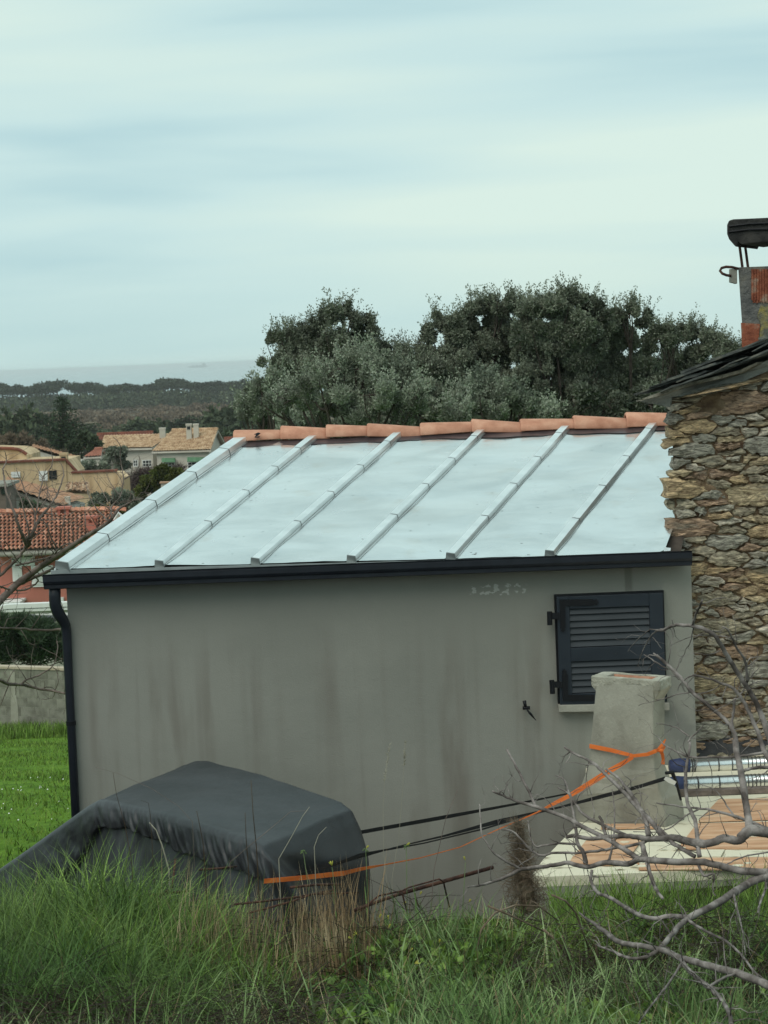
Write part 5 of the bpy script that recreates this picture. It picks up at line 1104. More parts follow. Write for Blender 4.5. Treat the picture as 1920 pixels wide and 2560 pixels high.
# straps
M_orange = mat('orange_webbing', [(0.68,0.15,0.03),(0.85,0.22,0.05)], scale=8, rough=.6, trans=.15, stretch=(1,1,3))
M_black = plain('black_webbing', (0.012,0.012,0.014), rough=.6, scale=10)
def strap(pts, widths, name=None, m=None, parent=None, tw=None, Y=None):
    """ribbon with thickness through points (px,py,Y); widths in metres; twist in degrees per point"""
    P_ = [P(x, y, Yv) for x, y, Yv in pts]
    # densify
    D, Wd = [], []
    for i in range(len(P_) - 1):
        for k in range(6): t_ = k/6; D.append(P_[i].lerp(P_[i+1], t_)); Wd.append(widths[i] + (widths[i+1]-widths[i])*t_)
    D.append(P_[-1]); Wd.append(widths[-1]); V = []
    for i, p in enumerate(D):
        t_ = (D[min(i+1,len(D)-1)] - D[max(i-1,0)]).normalized(); s_ = t_.cross(Vector((0,1,0))).normalized()
        b2 = Vector((0,.0012,0)); V += [p + s_*Wd[i]/2 - b2, p - s_*Wd[i]/2 - b2, p - s_*Wd[i]/2 + b2, p + s_*Wd[i]/2 + b2]
    Fs = [(i*4+k, i*4+(k+1)%4, (i+1)*4+(k+1)%4, (i+1)*4+k) for i in range(len(D)-1) for k in range(4)] + [(0,3,2,1), tuple((len(D)-1)*4 + k for k in range(4))]
    mb = MB().add(V, Fs); return mb
os_ = thing('orange_strap', P(1580,1890,YF), 'flat orange strap tied round the cement stack and pulled to the covered car', 'strap')
q = lambda x, y, Y: (1240 + x/2.44, 1820 + y/2.44, Y)
fix(strap([q(570,110,13.28), q(700,135,13.18), q(840,170,13.08), q(925,160,13.03), q(975,140,13.0), q(1032,118,13.16)], [.027,.026,.020,.022,.024,.02]).build('loop', M_orange, os_))
fix(strap([q(835,178,13.07), q(680,270,13.0), q(560,345,12.97), q(450,412,12.92), q(340,468,12.85), q(250,515,12.7)], [.022,.034,.032,.026,.020,.008]).build('tail', M_orange, os_))
fix(strap([q(250,515,12.7), (1235,2078,12.5), (1150,2118,12.2), (1050,2145,11.9), (960,2162,11.6), (900,2173,11.4), (860,2183,11.2), (760,2194,11.0), (660,2203,10.85)], [.008,.005,.005,.005,.007,.020,.026,.024,.024]).build('long_run', M_orange, os_))
fix(strap([q(1000,132,13.05), q(1015,160,13.05), q(1020,190,13.08), q(1018,222,13.08)], [.02,.02,.018,.022]).build('loose_end', M_orange, os_)); fix(strap([q(990,128,13.03), q(1015,100,13.03), q(1035,68,13.03)], [.014,.018,.006]).build('frayed_end', M_orange, os_))
mb = MB(); k = P(*q(1003,135,13.04)); mb.tube([k+Vector((-.02,0,0)), k, k+Vector((.018,0,-.004))], [.008,.014,.009], 8); mb.build('knot', M_orange, os_, smooth=True)
bs = thing('black_strap', P(1300,2020,13), 'upper black strap running from the covered car behind the cement stack', 'strap')
fix(strap([(872,2086,12.0), (1100,2045,12.7), (1290,2010,13.2), (1420,1984,13.6), (1470,1972,13.85)], [.022,.024,.014,.010,.010]).build('webbing', M_black, bs))
bs2 = thing('black_strap', P(1300,2060,12.6), 'lower doubled black strap running across the base of the cement stack', 'strap')
fix(strap([(740,2190,11.0), (880,2148,11.5), (1000,2115,12.0), (1110,2090,12.4), (1240,2055,12.7), (1400,2018,12.95), (1500,1990,12.98), (1600,1966,12.92), (1668,1942,12.98)], [.014,.015,.006,.012,.026,.012,.014,.022,.012]).build('webbing', M_black, bs2))
fix(strap([(760,2188,11.02), (900,2136,11.52), (1060,2108,12.02), (1210,2072,12.62), (1350,2030,12.9), (1480,2000,12.98), (1560,1980,12.95), (1668,1948,12.97)], [.010,.012,.008,.010,.010,.010,.010,.010]).build('webbing', M_black, bs2))
fix(strap([q(1030,305,12.95), q(1062,322,12.97), q(1095,338,12.99)], [.022,.030,.022]).build('white_label', M_white, bs2)); mb = MB(); mb.tube([P(*q(1035,275,12.97)), P(*q(1075,270,12.99)), P(*q(1100,330,13.0)), P(*q(1128,440,13.02))], [.010,.014,.009,.007], 6); mb.build('ratchet', M_iron, bs2)

# ducts with blue caps
M_blue = mat('navy_plastic', [(0.025,0.035,0.09),(0.04,0.055,0.13)], scale=12, rough=.5, bump=.3)
for i, (y, lab) in enumerate(((1912, 'upper galvanised duct with crimped rings lying behind the other duct'), (1957, 'lower galvanised duct with crimped rings at the front of the terrace pair'))):
    Yd = 14.75 if i == 0 else 14.15; r_ = .048
    c = P(1800, y, Yd); zc = c.z; t = thing('metal_duct', (c.x, Yd, TZ), lab, 'duct')
    xa, xb = P(1718 - i*8, y, Yd).x, 4.2; mb = MB(); mb.tube([(xa,Yd,zc),(xb,Yd,zc)], r_, 28); mb.build('pipe', M_galv, t, smooth=True)
    for xx in ([1728,1734,1794,1828,1868,1878,1888,1898,1908] if i == 0 else [1738,1792,1848,1856,1864,1874,1884,1894,1904,1914]):
        xw = P(xx + i*4, y, Yd).x; mb = MB(); mb.tube([(xw-.002,Yd,zc),(xw+.003,Yd,zc)], r_*1.05, 28); mb.build('crimp_ring', mat('dark_joint', [(0.05,0.05,0.05),(0.1,0.1,0.1)], metal=.8, rough=.4) if 'dark_joint' not in bpy.data.materials else bpy.data.materials['dark_joint'], t)
    mb = MB(); mb.tube([(xa-.12,Yd-.01,zc+.012),(xa-.05,Yd,zc+.004),(xa+.012,Yd,zc)], [r_*.8,r_*1.12,r_*1.06], 12); mb.build('blue_cap', M_blue, t, smooth=True)
    MB().box((xa+.3,Yd-.04,TZ+.004),(xa+.36,Yd+.04,zc-r_*.9)).box((xa+.9,Yd-.04,TZ+.004),(xa+.96,Yd+.04,zc-r_*.9)).build('support', M_concrete_d, t)
mb = MB(); a = P(1690,1982,13.95); mb.box((a.x,13.9,TZ+.003),(a.x+1.6,13.98,TZ+.035)).build('timber_batten', M_bark2, None, label='thin wooden batten lying in front of the ducts', cat='plank')

# ------------------------------------------------------------------ covered car
k_ = .923
A_, B_, C_, D_ = (Vector((P(x, y, Y).x, Y, 0)) for x, y, Y in ((500,1883,13.48),(240,1990,12.3),(655,2112,10.98),(884,2008,11.85)))
ZTOP = (P(500,1883,13.48).z + P(240,1990,12.3).z + P(655,2112,10.98).z + P(884,2008,11.85).z) / 4
car = thing('covered_car', ((A_+C_)/2).to_3d() + Vector((0,0,0)), 'small car under a fitted charcoal cover with a gathered hem beside the grey wall', 'car')
M_cover = mat('charcoal_cover', [(0.014,0.016,0.019),(0.022,0.024,0.028),(0.032,0.034,0.039)], scale=2.4, rough=.46, spec=.5, bump=.45, bscale=9, fine=.10, bdist=.012)
U0, U1 = (C_ + D_) / 2, (A_ + B_) / 2                       # rear edge middle -> front edge middle
udir = (U1 - U0).normalized(); Lr = (U1 - U0).length; vdir = Vector((-udir.y, udir.x, 0))
if (C_ - D_).dot(vdir) < 0: vdir = -vdir
half = ((C_ - D_).length + (B_ - A_).length) / 4
# height profile along u (from the rear)
def prof_z(u):
    xs_ = [-.34,-.26,-.14,-.055,.0,.10,1.0,Lr-.12,Lr-.01,Lr+.12,Lr+.45,Lr+.95,Lr+1.6,Lr+1.66,Lr+1.70]
    zs_ = [.12,.62,ZTOP-.34,ZTOP-.10,ZTOP-.03,ZTOP-.004,ZTOP+.012,ZTOP-.004,ZTOP-.02,ZTOP-.07,ZTOP-.22,ZTOP-.45,ZTOP-.74,ZTOP-.98,.25]
    return float(np.interp(u, xs_, zs_))
def carpt(u, v_, hw=None):
    a = u / Lr; c = D_.lerp(A_, a); d = C_.lerp(B_, a); mid = (c + d) / 2; w_ = (d - c); ext = abs(v_) - half; n_ = w_.normalized() * (1 if v_ > 0 else -1)
    return mid + w_ * .5 * max(-1, min(1, v_ / half)) + n_ * max(0, ext)
us_ = np.concatenate([np.linspace(-.34, .06, 40), np.linspace(.07, Lr, 230), np.linspace(Lr + .02, Lr + 1.7, 60)])
WS = np.concatenate([np.linspace(-1,-.6,10), np.linspace(-.58,.5,40), np.linspace(.512,.60,12), np.linspace(.6015,.69,64), np.linspace(.70,1,20)]); nv_ = len(WS) - 1; V = []; grid = []
for u in us_:
    zt__ = prof_z(u); rowv = []
    hw = half * (1 - .03 * max(0, min(1, (.1 - u) / .25)))
    prof_ = []
    # cross-section: parameter w from -1 (far side bottom) over the roof to +1 (near side bottom)
    for j in range(nv_ + 1):
        w = float(WS[j]); aw = abs(w); sgn = 1 if w > 0 else -1
        rc = .040 if w > 0 else .05
        if aw < .5: v_ = sgn * (aw / .5) * (hw - rc); z = zt__ + .006 * math.cos(math.pi * aw)
        elif aw < .6:
            a = (aw - .5) / .1 * math.pi / 2; v_ = sgn * (hw - rc + rc * math.sin(a)); z = zt__ - rc + rc * math.cos(a)
        else:
            q_ = (aw - .6) / .4; z = zt__ - rc - q_ * (zt__ - rc - .12); v_ = sgn * (hw + .10 * q_ * (1 if w > 0 else .6))
        x_off = 0; nrm = vdir * sgn
        if w > 0 and aw > .5:   # near side: the gathered hem band above, smooth cloth set back below
            dz = zt__ - z
            band = .165 + .03 * math.sin(u * 3.3) + .012 * math.sin(u * 17)
            if u > Lr - .1: band += (u - Lr + .1) * .30
            if dz < band:
                fold = mnoise.noise(Vector((u * 14, dz * 4.5, 1.3))) * .55 + mnoise.noise(Vector((u * 30 + dz * 14, dz * 9, 5.1))) * .65
                grow = max(0, min(1, dz / band)); v_ += .014 + .040 * fold * grow ** .6 + .016 * math.sin(grow * math.pi)
                z += .010 * mnoise.noise(Vector((u * 19, 8.8, dz * 4))) * grow
            else:
                q2 = (dz - band); v_ += -.018 + .026 * mnoise.noise(Vector((u * 3.4 + q2 * 2, q2 * 2.5, 9))) + .010 * mnoise.noise(Vector((u * 11 - q2 * 6, q2 * 3, 4))) + .05 * min(q2, .5)
        elif w < 0 and aw > .5: v_ += .01 * mnoise.noise(Vector((u * 6, z * 3, 4)))
        # gentle sag and creases on top
        if aw < .5: z += .006 * (abs(mnoise.noise(Vector((u * 2.6 + w * 1.5, w * 2.2 - u, 5.5)))) - .3) + .010 * mnoise.noise(Vector((u * 2.2, w * 3, 2.2))) + .003 * mnoise.noise(Vector((u * 9, w * 14, 7)))
        p = carpt(u, v_, hw); 
        if u < .12:  # rear face folds radiating from the top corner
            f_ = max(0, (.12 - u) / .24); ang_ = math.atan2((ZTOP - z), (half - v_) + .05) ; p -= udir * (.045 * f_ * math.sin(ang_ * 9) * min(1, (ZTOP - z) * 4))
        rowv.append(Vector((p.x, p.y, z)))
    grid.append(rowv)
# rear face: close from the first ring down
m_ = nv_ + 1; V = [p for r in grid for p in r]
Fs = [(i*m_+j, i*m_+j+1, (i+1)*m_+j+1, (i+1)*m_+j) for i in range(len(grid)-1) for j in range(nv_)]
# drape the rear: replace ring 0 by sheet going to the ground
o = MB().add(V, Fs).build('cover', M_cover, car, smooth=True); fix(o)
sbd = o.modifiers.new('smooth', 'SMOOTH'); sbd.factor = .3; sbd.iterations = 1
# seam strap on the rear corner and elastic hem edge
pts = []
for u in np.linspace(.0, Lr + .2, 60):
    band = .165 + .03 * math.sin(u * 3.3) + .012 * math.sin(u * 17); z = prof_z(u) - band - .004; p = carpt(u, half + .018 + .012 * mnoise.noise(Vector((u * 14, 2, 1.3)))); pts.append(Vector((p.x, p.y, z)))


# ------------------------------------------------------------------ bare trees traced branch by branch
def smooth_path(pts, k=4):
    """Catmull-Rom through (x,y,w)"""
    out = []; n_ = len(pts)
    for i in range(n_ - 1):
        p0, p1, p2, p3 = pts[max(i-1,0)], pts[i], pts[i+1], pts[min(i+2,n_-1)]
        for s_ in range(k):
            t_ = s_ / k; out.append(tuple(.5*((2*p1[c]) + (-p0[c]+p2[c])*t_ + (2*p0[c]-5*p1[c]+4*p2[c]-p3[c])*t_*t_ + (-p0[c]+3*p1[c]-3*p2[c]+p3[c])*t_**3) for c in range(3)))
    out.append(tuple(pts[-1][:3])); return out
CR = {'C': (1220,1860,2.37), 'E': (1640,1350,3.686), 'W': (1340,1460,3.95), 'A': (0,860,2.37), 'V': (0,1040,5.027), 'G': (0,1340,3.95)}
def full(crop, pts):
    ox, oy, s = CR[crop]; ws = [p[2] if len(p) > 2 else None for p in pts]; known = [i for i, w in enumerate(ws) if w is not None]
    w_ = np.interp(range(len(pts)), known, [ws[i] for i in known]); return [(ox + p[0]/s, oy + p[1]/s, max(w_[i]/s, .8)) for i, p in enumerate(pts)]
def bare_tree(name, branches, depth, label, m, base, trunk, seed, twig_n, twig_len, wscale=1.0):
    t = thing(name, base, label, 'tree'); g = np.random.default_rng(seed); twigs = MB()
    for crop, pts in branches:
        fp = smooth_path(full(crop, pts)); pp, rr = [], []
        for (x, y, w) in fp:
            Y = depth(x, y); p = P(x, y, Y); w = max(w, .8); kn = 1 + .10 * mnoise.noise(Vector((x*.08, y*.08, 3))); pp.append(p + Vector((g.normal(), g.normal(), g.normal())) * .0011 * Y/10); rr.append(w * .5 * Y / F * kn * wscale)
        MB().tube(pp, rr, 8).build('branch', m, t, smooth=True)
        L_ = sum((pp[i+1]-pp[i]).length for i in range(len(pp)-1)); nt_ = int(L_ * twig_n * g.uniform(.6, 1.2))
        for _ in range(nt_):
            i = int(g.integers(1, len(pp)-1)) if len(pp) > 2 else 0
            if rr[i] > .012 and g.random() < .35: continue
            d = (pp[min(i+1,len(pp)-1)] - pp[i]); 
            if d.length < 1e-6: continue
            d.normalize(); u = d.cross(Vector((0,1,0))).normalized() * (1 if g.random() < .5 else -1)
            dr = (d * g.uniform(.1,.8) + u * g.uniform(.5,1) + Vector((0, g.normal()*.4, .15))).normalized(); ln = twig_len * g.uniform(.25, 1.0); q_ = [pp[i]]; r0 = min(rr[i]*.5, .0028 * depth(960,1280)/9.6)
            m2 = int(g.integers(3, 6))
            for s_ in range(m2): dr = (dr + Vector(g.normal(size=3)) * .28).normalized(); q_.append(q_[-1] + dr * ln / m2)
            twigs.tube(q_, [r0 * (1 - .75 * k/m2) for k in range(m2+1)], 5)
            if g.random() < .55:
                b0 = q_[-2]; dd = (dr + Vector(g.normal(size=3)) * .8).normalized(); twigs.tube([b0, b0 + dd * ln * .25, b0 + (dd + Vector((0,0,.2))) * ln * .4], [r0*.5, r0*.4, r0*.2], 4)
    twigs.build('twigs', m, t, smooth=True, kind='stuff'); MB().tube(trunk[0], trunk[1], 12).build('trunk', m, t, smooth=True)
    return t
RB = [
('C', [(1760,790,44),(1659,762,36),(1500,750),(1400,728),(1280,700,32),(1130,700),(980,690),(900,680,30),(830,710),(700,700),(610,725,22),(540,722),(470,705),(390,718),(300,730),(200,745,18),(100,790),(0,825,13),(-70,842),(-124,845,6)]),
('C', [(200,745,13),(100,690),(40,650),(0,595),(-34,540),(-45,440),(-51,355,5)]),
('C', [(890,678,26),(800,620),(700,560),(560,490),(470,440),(380,405),(290,375,18),(180,340),(110,315),(25,280,9)]),
('C', [(285,372,14),(230,260),(170,140),(110,30,11)]),
('C', [(1760,545,60),(1659,525,52),(1560,510,56),(1510,545),(1480,575,42),(1400,560),(1340,580),(1280,592),(1200,580,38),(1100,555),(1040,560),(940,560),(860,548,24),(800,545),(730,550),(620,560),(510,545),(465,550,18)]),
('C', [(1550,505,40),(1540,440,36),(1525,340),(1510,230,34),(1490,130),(1470,30),(1465,-20,28)]),
('E', [(770,2060,44),(745,1960),(740,1870),(715,1760,32),(640,1660),(560,1590),(440,1490),(330,1400,28),(260,1310),(180,1220),(110,1150),(50,1100),(0,1060,20)]),
('W', [(1420,940,28),(1310,810),(1230,745),(1160,680,12)]), ('W', [(1300,840,14),(1180,770),(1120,730),(1060,695,8)]),
('E', [(715,1770,24),(700,1680),(715,1580),(725,1460,20)]),
('E', [(1180,2150,60),(1090,1950,52),(1032,1790,46),(980,1640),(950,1560,40),(870,1400),(800,1300),(700,1140,36),(620,1000),(540,880),(440,820),(350,795,28),(230,785),(150,790),(80,825),(0,835,18)]),
('W', [(1280,455,16),(1210,455,12),(1130,520),(1090,590),(1040,700),(1000,820,4)]), ('W', [(1210,455,10),(1130,450),(1060,500),(980,570),(905,665,4)]), ('W', [(1150,530,7),(1200,580),(1240,640,4)]), ('W', [(1352,405,9),(1345,350,6)]),
('E', [(840,1300,24),(835,1200),(810,1090),(740,990),(700,900),(650,820,12),(600,800,7)]), ('E', [(710,910,9),(600,885),(450,875),(330,890),(250,920),(130,975,4)]),
('E', [(335,785,18),(355,720),(390,640),(430,555,16)]), ('E', [(345,800,9),(335,860),(320,930),(270,1020),(225,1130,4)]),
('E', [(1150,2200,46),(1032,2010,40),(980,1900),(950,1800),(900,1680),(840,1550),(780,1450,24),(700,1360),(600,1320),(500,1280),(400,1255),(330,1250,13),(260,1290),(210,1350),(200,1390,5)]),
('E', [(760,1430,14),(800,1390),(850,1300),(900,1230),(950,1180,6)]), ('E', [(860,1340,12),(920,1310),(980,1300,6)]),
('E', [(330,1400,9),(200,1425),(100,1455),(0,1480,7)]), ('W', [(1360,1105,7),(1240,1140),(1130,1165),(1010,1200,4)]), ('W', [(1110,1160,6),(1060,1120),(1005,1095,4)]), ('E', [(380,1420,8),(500,1390),(590,1340),(640,1265,4)]),
('C', [(1255,670,24),(1240,560),(1225,450),(1180,340),(1170,200),(1185,80),(1197,-10,12)]), ('E', [(300,1860,18),(315,1830),(370,1780),(440,1705,6)]), ('E', [(310,1815,12),(220,1750),(130,1710),(0,1690,5)]), ('E', [(285,1990,9),(240,1950),(215,1905,5)]),
('C', [(1040,550,26),(960,450),(870,360),(790,270),(700,180),(620,110),(540,70),(450,20,9)]), ('C', [(495,45,7),(480,85),(460,115,4)]),
('C', [(950,545,26),(930,440),(870,330),(820,260),(770,200),(700,150,10)]),
('C', [(820,545,20),(740,505),(650,465),(560,410),(510,340),(480,290),(450,210),(400,185,5)]),
('C', [(580,710,24),(565,640),(530,590),(520,510),(505,400),(480,300),(415,258,6)]),
('C', [(700,540,18),(685,500),(672,450),(660,430,12)]), ('C', [(715,690,13),(735,620),(750,500),(750,380),(735,270,4)]),
('C', [(525,592,12),(420,590),(330,600),(280,605),(250,540),(235,450,5)]), ('C', [(930,580,15),(830,605),(700,625),(600,640),(520,645),(400,645),(320,660),(260,635),(205,575),(150,520),(80,505,8)]),
('C', [(910,585,26),(930,650),(960,760),(990,850),(1035,915,14)]),
('C', [(1740,745,50),(1640,785,44),(1560,815),(1460,880),(1380,930),(1280,985),(1200,1025),(1150,1060,30),(1090,1130),(1020,1210),(940,1260),(840,1270),(720,1220),(640,1190,8)]),
('C', [(1190,1028,24),(1080,1020),(980,1035),(880,1005),(790,950),(720,910),(650,880),(612,820),(615,745,14)]),
('C', [(1760,1470,50),(1659,1430,44),(1580,1395),(1480,1360),(1350,1325),(1200,1285),(1120,1260),(1050,1225),(900,1195),(780,1175),(690,1110,22),(620,1060),(540,1000,8)]),
('C', [(1140,1280,22),(1220,1370),(1310,1440),(1380,1510),(1430,1600),(1440,1680,22)]), ('C', [(1150,1290,12),(1070,1420),(980,1530),(890,1659,8)]), ('C', [(1310,1440,14),(1400,1385),(1470,1362,12)]),
('C', [(1455,885,13),(1480,1000),(1510,1120),(1525,1250,4)]), ('C', [(1180,1040,14),(1290,1110),(1400,1160),(1500,1250),(1600,1380,10)]),
('C', [(1659,505,17),(1540,455),(1440,420),(1320,390),(1240,380),(1140,370),(1000,350,6)]), ('C', [(1225,665,22),(1150,620),(1100,590),(1075,560,20)]),
('C', [(1659,45,15),(1500,75),(1400,80),(1200,78),(1110,40),(1040,0),(1000,-50,4)]), ('C', [(1700,140,16),(1580,140),(1515,158,16)]),
('C', [(1650,790,16),(1640,870),(1605,960),(1600,1000,5)]), ('C', [(1240,700,16),(1280,780),(1340,770),(1330,850),(1345,900,5)]), ('C', [(1659,640,8),(1540,660),(1440,700),(1390,730,6)]),
('C', [(1080,560,12),(1020,500),(980,470),(900,440),(870,480,4)]), ('C', [(1250,385,8),(1180,420),(1090,490),(1000,520),(860,520,4)]), ('C', [(1460,430,8),(1400,340),(1340,270),(1260,240,4)]),
]
dR = lambda x, y: 9.75 + .35 * math.sin(x / 170) + .25 * math.cos(y / 140) - 2.6 * min(max((y - 2210) / 350, 0), 1)
bx = P(2110, 2560, 9.6)
bare_tree('bare_tree', RB, dR, 'large leafless grey-barked tree whose limbs reach in from the lower right corner', M_bark, (bx.x, 9.6, ztf(bx.x, 9.6)), ([(bx.x+.05,9.6,.8),(bx.x,9.6,1.6),(P(2050,2080,9.6).x,9.6,P(2050,2080,9.6).z),(P(1985,2085,9.7).x,9.7,P(1985,2085,9.7).z)], [.085,.07,.06,.03]), 5, 15, .20, wscale=1.28)
LB = [
('A', [(-160,1680,60),(0,1520,36),(100,1425),(200,1350),(330,1260),(450,1180),(560,1110),(640,1060,18),(700,980),(780,935),(850,915,5)]),
('G', [(210,470,30),(330,410),(430,370),(570,300,24)]), ('G', [(-120,480,34),(0,390,26),(100,300),(200,190),(240,130,26),(270,60),(280,-5,22)]),
('V', [(350,1640,38),(400,1500),(440,1400),(500,1290),(600,1160),(680,1050),(740,930),(790,780),(790,660),(750,570,6)]),
('V', [(340,1640,36),(270,1480),(220,1350),(170,1180),(110,1040),(70,900),(50,780),(35,670),(75,590),(75,500),(55,440,6)]),
('V', [(360,1600,20),(360,1450),(340,1340),(300,1200),(270,1060),(210,930),(140,800),(65,680,6)]), ('V', [(440,1395,18),(430,1200),(370,1080),(310,940),(270,830),(220,720),(200,650,6)]), ('V', [(265,825,8),(300,750),(300,690,5)]),
('V', [(440,1300,20),(460,1180),(490,1030),(510,930),(540,800),(545,760),(620,680),(660,590),(655,480),(620,390),(570,310,5)]), ('V', [(540,770,9),(470,660),(410,560,5)]), ('V', [(480,1200,12),(530,1120),(580,1040),(600,900),(560,800,6)]),
('V', [(660,1310,10),(650,1210),(630,1090),(610,960),(590,860),(550,780,6)]), ('V', [(700,1640,16),(630,1500),(600,1380),(500,1290,12)]), ('V', [(745,1640,14),(770,1450),(800,1330),(820,1200),(790,1080,5)]),
('G', [(160,290,18),(260,270),(400,230),(520,200),(600,110,14),(740,60,8)]), ('G', [(340,400,9),(250,300),(190,260),(120,160),(60,60,6)]),
('V', [(1370,1340,16),(1300,1260),(1200,1150),(1130,1030),(1100,960),(1080,860),(1020,720,5)]), ('V', [(1420,1290,18),(1390,1160),(1460,1080),(1510,1010),(1540,900),(1550,780),(1530,640),(1510,500),(1510,370),(1420,260,6)]),
('V', [(1510,1000,12),(1440,920),(1380,830),(1330,720,5)]), ('V', [(1390,1150,10),(1320,1000),(1260,900),(1180,770,5)]), ('A', [(735,800,7),(790,770),(828,710),(822,660,3)]),
('V', [(1060,1560,12),(1080,1400),(1070,1250),(1060,1150,5)]), ('V', [(920,1600,12),(930,1500),(900,1380),(980,1300,6)]), ('V', [(1540,870,8),(1500,760),(1440,700),(1400,600,4)]),
('G', [(-60,905,18),(0,908,18),(200,915),(400,930),(610,920,20),(700,915,16)]), ('G', [(-80,1400,34),(0,1425,30),(90,1465),(200,1470),(400,1510),(640,1550,18),(760,1570,14)]),
('G', [(205,1468,16),(260,1420),(350,1390),(430,1350),(520,1290),(555,1200),(570,1100),(565,1040,6)]), ('G', [(520,1295,6),(580,1330),(640,1340,5)]), ('G', [(540,1530,6),(525,1590),(470,1610),(410,1615,4)]), ('G', [(540,1520,6),(575,1450),(570,1380),(545,1310,4)]), ('G', [(440,1500,5),(442,1430,3)]),
('G', [(-60,490,18),(0,500,16),(120,530),(230,535),(330,490),(375,440),(340,400,12)]), ('G', [(-50,330,14),(0,300,12),(100,235),(180,190,8)]), ('G', [(90,1280,7),(60,1330),(35,1365,4)]), ('G', [(-10,1250,6),(80,1245),(170,1220,4)]),
('G', [(330,1270,5),(400,1275),(480,1278,3)]),
]
dL = lambda x, y: 19.3 + .5 * math.sin(x / 70) + .4 * math.cos(y / 60)
lx_ = P(-190, 1700, 19.4)
bare_tree('bare_fig_tree', LB, dL, 'leafless tree with upcurved branches reaching in at left before the red house', M_bark2, (lx_.x, 19.4, ztf(lx_.x, 19.4)), ([(lx_.x,19.4,ztf(lx_.x,19.4)-.2),(lx_.x+.03,19.4,.6),(lx_.x,19.4,P(-190,1650,19.4).z),(P(-120,1640,19.4).x,19.4,P(-120,1640,19.4).z)], [.11,.09,.07,.06]), 6, 13, .40, wscale=1.25)

# ------------------------------------------------------------------ root clump and rebar
M_root = mat('dry_root_fibre', [(0.15,0.105,0.07),(0.27,0.20,0.14),(0.38,0.30,0.22)], scale=12, rough=.95, tint=.4)
rt = thing('root_clump', P(1320,2300,10.3), 'brown fibrous uprooted stump standing by the corner of the terrace', 'stump'); g = np.random.default_rng(9)
spine = [(1292,2060,14),(1300,2090,14),(1298,2120,18),(1308,2150,22),(1305,2180,34),(1315,2210,48),(1318,2240,52),(1325,2275,56)]
sp = smooth_path(spine, 5); mb = MB(); mb.tube([P(x, y, 10.25) + Vector((g.normal(), g.normal(), 0))*.006 for x, y, w in sp], [w*.30*10.25/F*(1+.35*g.random()) for x, y, w in sp], 10); mb.build('core', M_root, rt)
mb = MB()
for k in range(2200):
    x, y, w = sp[int(g.integers(len(sp)))]; p = P(x + g.normal()*w*.36, y + g.normal()*6, 10.25 + g.normal()*w*.25*10/F); d = Vector((g.normal(), g.normal()*.6, g.normal()*.9 - .3)).normalized(); ln = g.uniform(.03, .12) * (1 if w > 20 else .7); q1 = p + d*ln*.5; q2 = q1 + (d + Vector(g.normal(size=3))*.5).normalized()*ln*.5
    mb.tube([p, q1, q2], [.0012,.0009,.0004], 3, caps=False)
mb.build('fibres', M_root, rt, kind='stuff')
rb = thing('rebar_cage', P(1230,2200,10.1), 'rusty ribbed reinforcing bar with bent stirrups sticking out of the grass', 'rebar')
def pipe(pts, r, name, parent, Y0, Y1, m=M_rust, ribs=False):
    n_ = len(pts); pp = [P(x, y, Y0 + (Y1-Y0)*i/(n_-1)) for i, (x, y) in enumerate(pts)]; o = MB().tube(pp, r, 8).build(name, m, parent, smooth=True)
    if ribs:
        mb = MB(); a, b_ = pp[-2], pp[-1]; d = (b_-a).normalized(); L_ = (b_-a).length
        for k in range(int(L_/.009)): c = a + d*k*.009; mb.tube([c, c + d*.003], r*1.2, 8)
        mb.build('ribs', m, o, kind='stuff')
Bq = lambda x, y: (600 + x/2.37, 1860 + y/2.37)
pipe([Bq(680,985), Bq(800,940), Bq(940,890), Bq(1500,730)], .0085, 'bar', rb, 9.6, 10.3, ribs=True)
pipe([Bq(700,1000), Bq(820,900), Bq(960,870), Bq(1000,850), Bq(1180,800), Bq(1205,815), Bq(1240,965)], .0042, 'stirrup', rb, 9.7, 10.15); pipe([Bq(1035,885), Bq(1050,945), Bq(1080,990)], .004, 'stirrup', rb, 10.0, 10.05); pipe([Bq(960,880), Bq(975,940), Bq(990,990)], .004, 'stirrup', rb, 9.9, 9.95)
pipe([Bq(300,850), Bq(440,835), Bq(600,830)], .006, 'bar', rb, 9.7, 10.0); pipe([Bq(-30,950), Bq(160,930), Bq(350,905), Bq(560,865)], .005, 'bar', rb, 9.5, 10.0); pipe([Bq(60,1000), Bq(300,935), Bq(430,890), Bq(700,880)], .0045, 'bar', rb, 9.6, 10.0)
rb2 = thing('rebar_cage', P(480,2200,10.0), 'rusty reinforcing bars lying in dry stalks in front of the covered car', 'rebar'); Aq = lambda x, y: (x/2.37, 1860 + y/2.37)
pipe([Aq(1180,745), Aq(1290,738), Aq(1400,725)], .005, 'bar', rb2, 9.9, 10.1); pipe([Aq(760,910), Aq(950,890), Aq(1130,870)], .006, 'bar', rb2, 9.7, 9.9); pipe([Aq(870,960), Aq(950,900), Aq(1020,850), Aq(1040,680)], .005, 'bar', rb2, 9.7, 9.9)
rb3 = thing('rebar_cage', P(100,2520,8.4), 'rusty bars half buried in the grass at the bottom left corner', 'rebar')
pipe([Aq(-20,1560), Aq(150,1500), Aq(320,1480), Aq(420,1465)], .008, 'bar', rb3, 8.3, 8.6); pipe([Aq(60,1640), Aq(200,1570), Aq(330,1520), Aq(430,1510)], .009, 'bar', rb3, 8.2, 8.5); pipe([Aq(280,1540), Aq(300,1600), Aq(310,1680)], .006, 'bar', rb3, 8.3, 8.35)

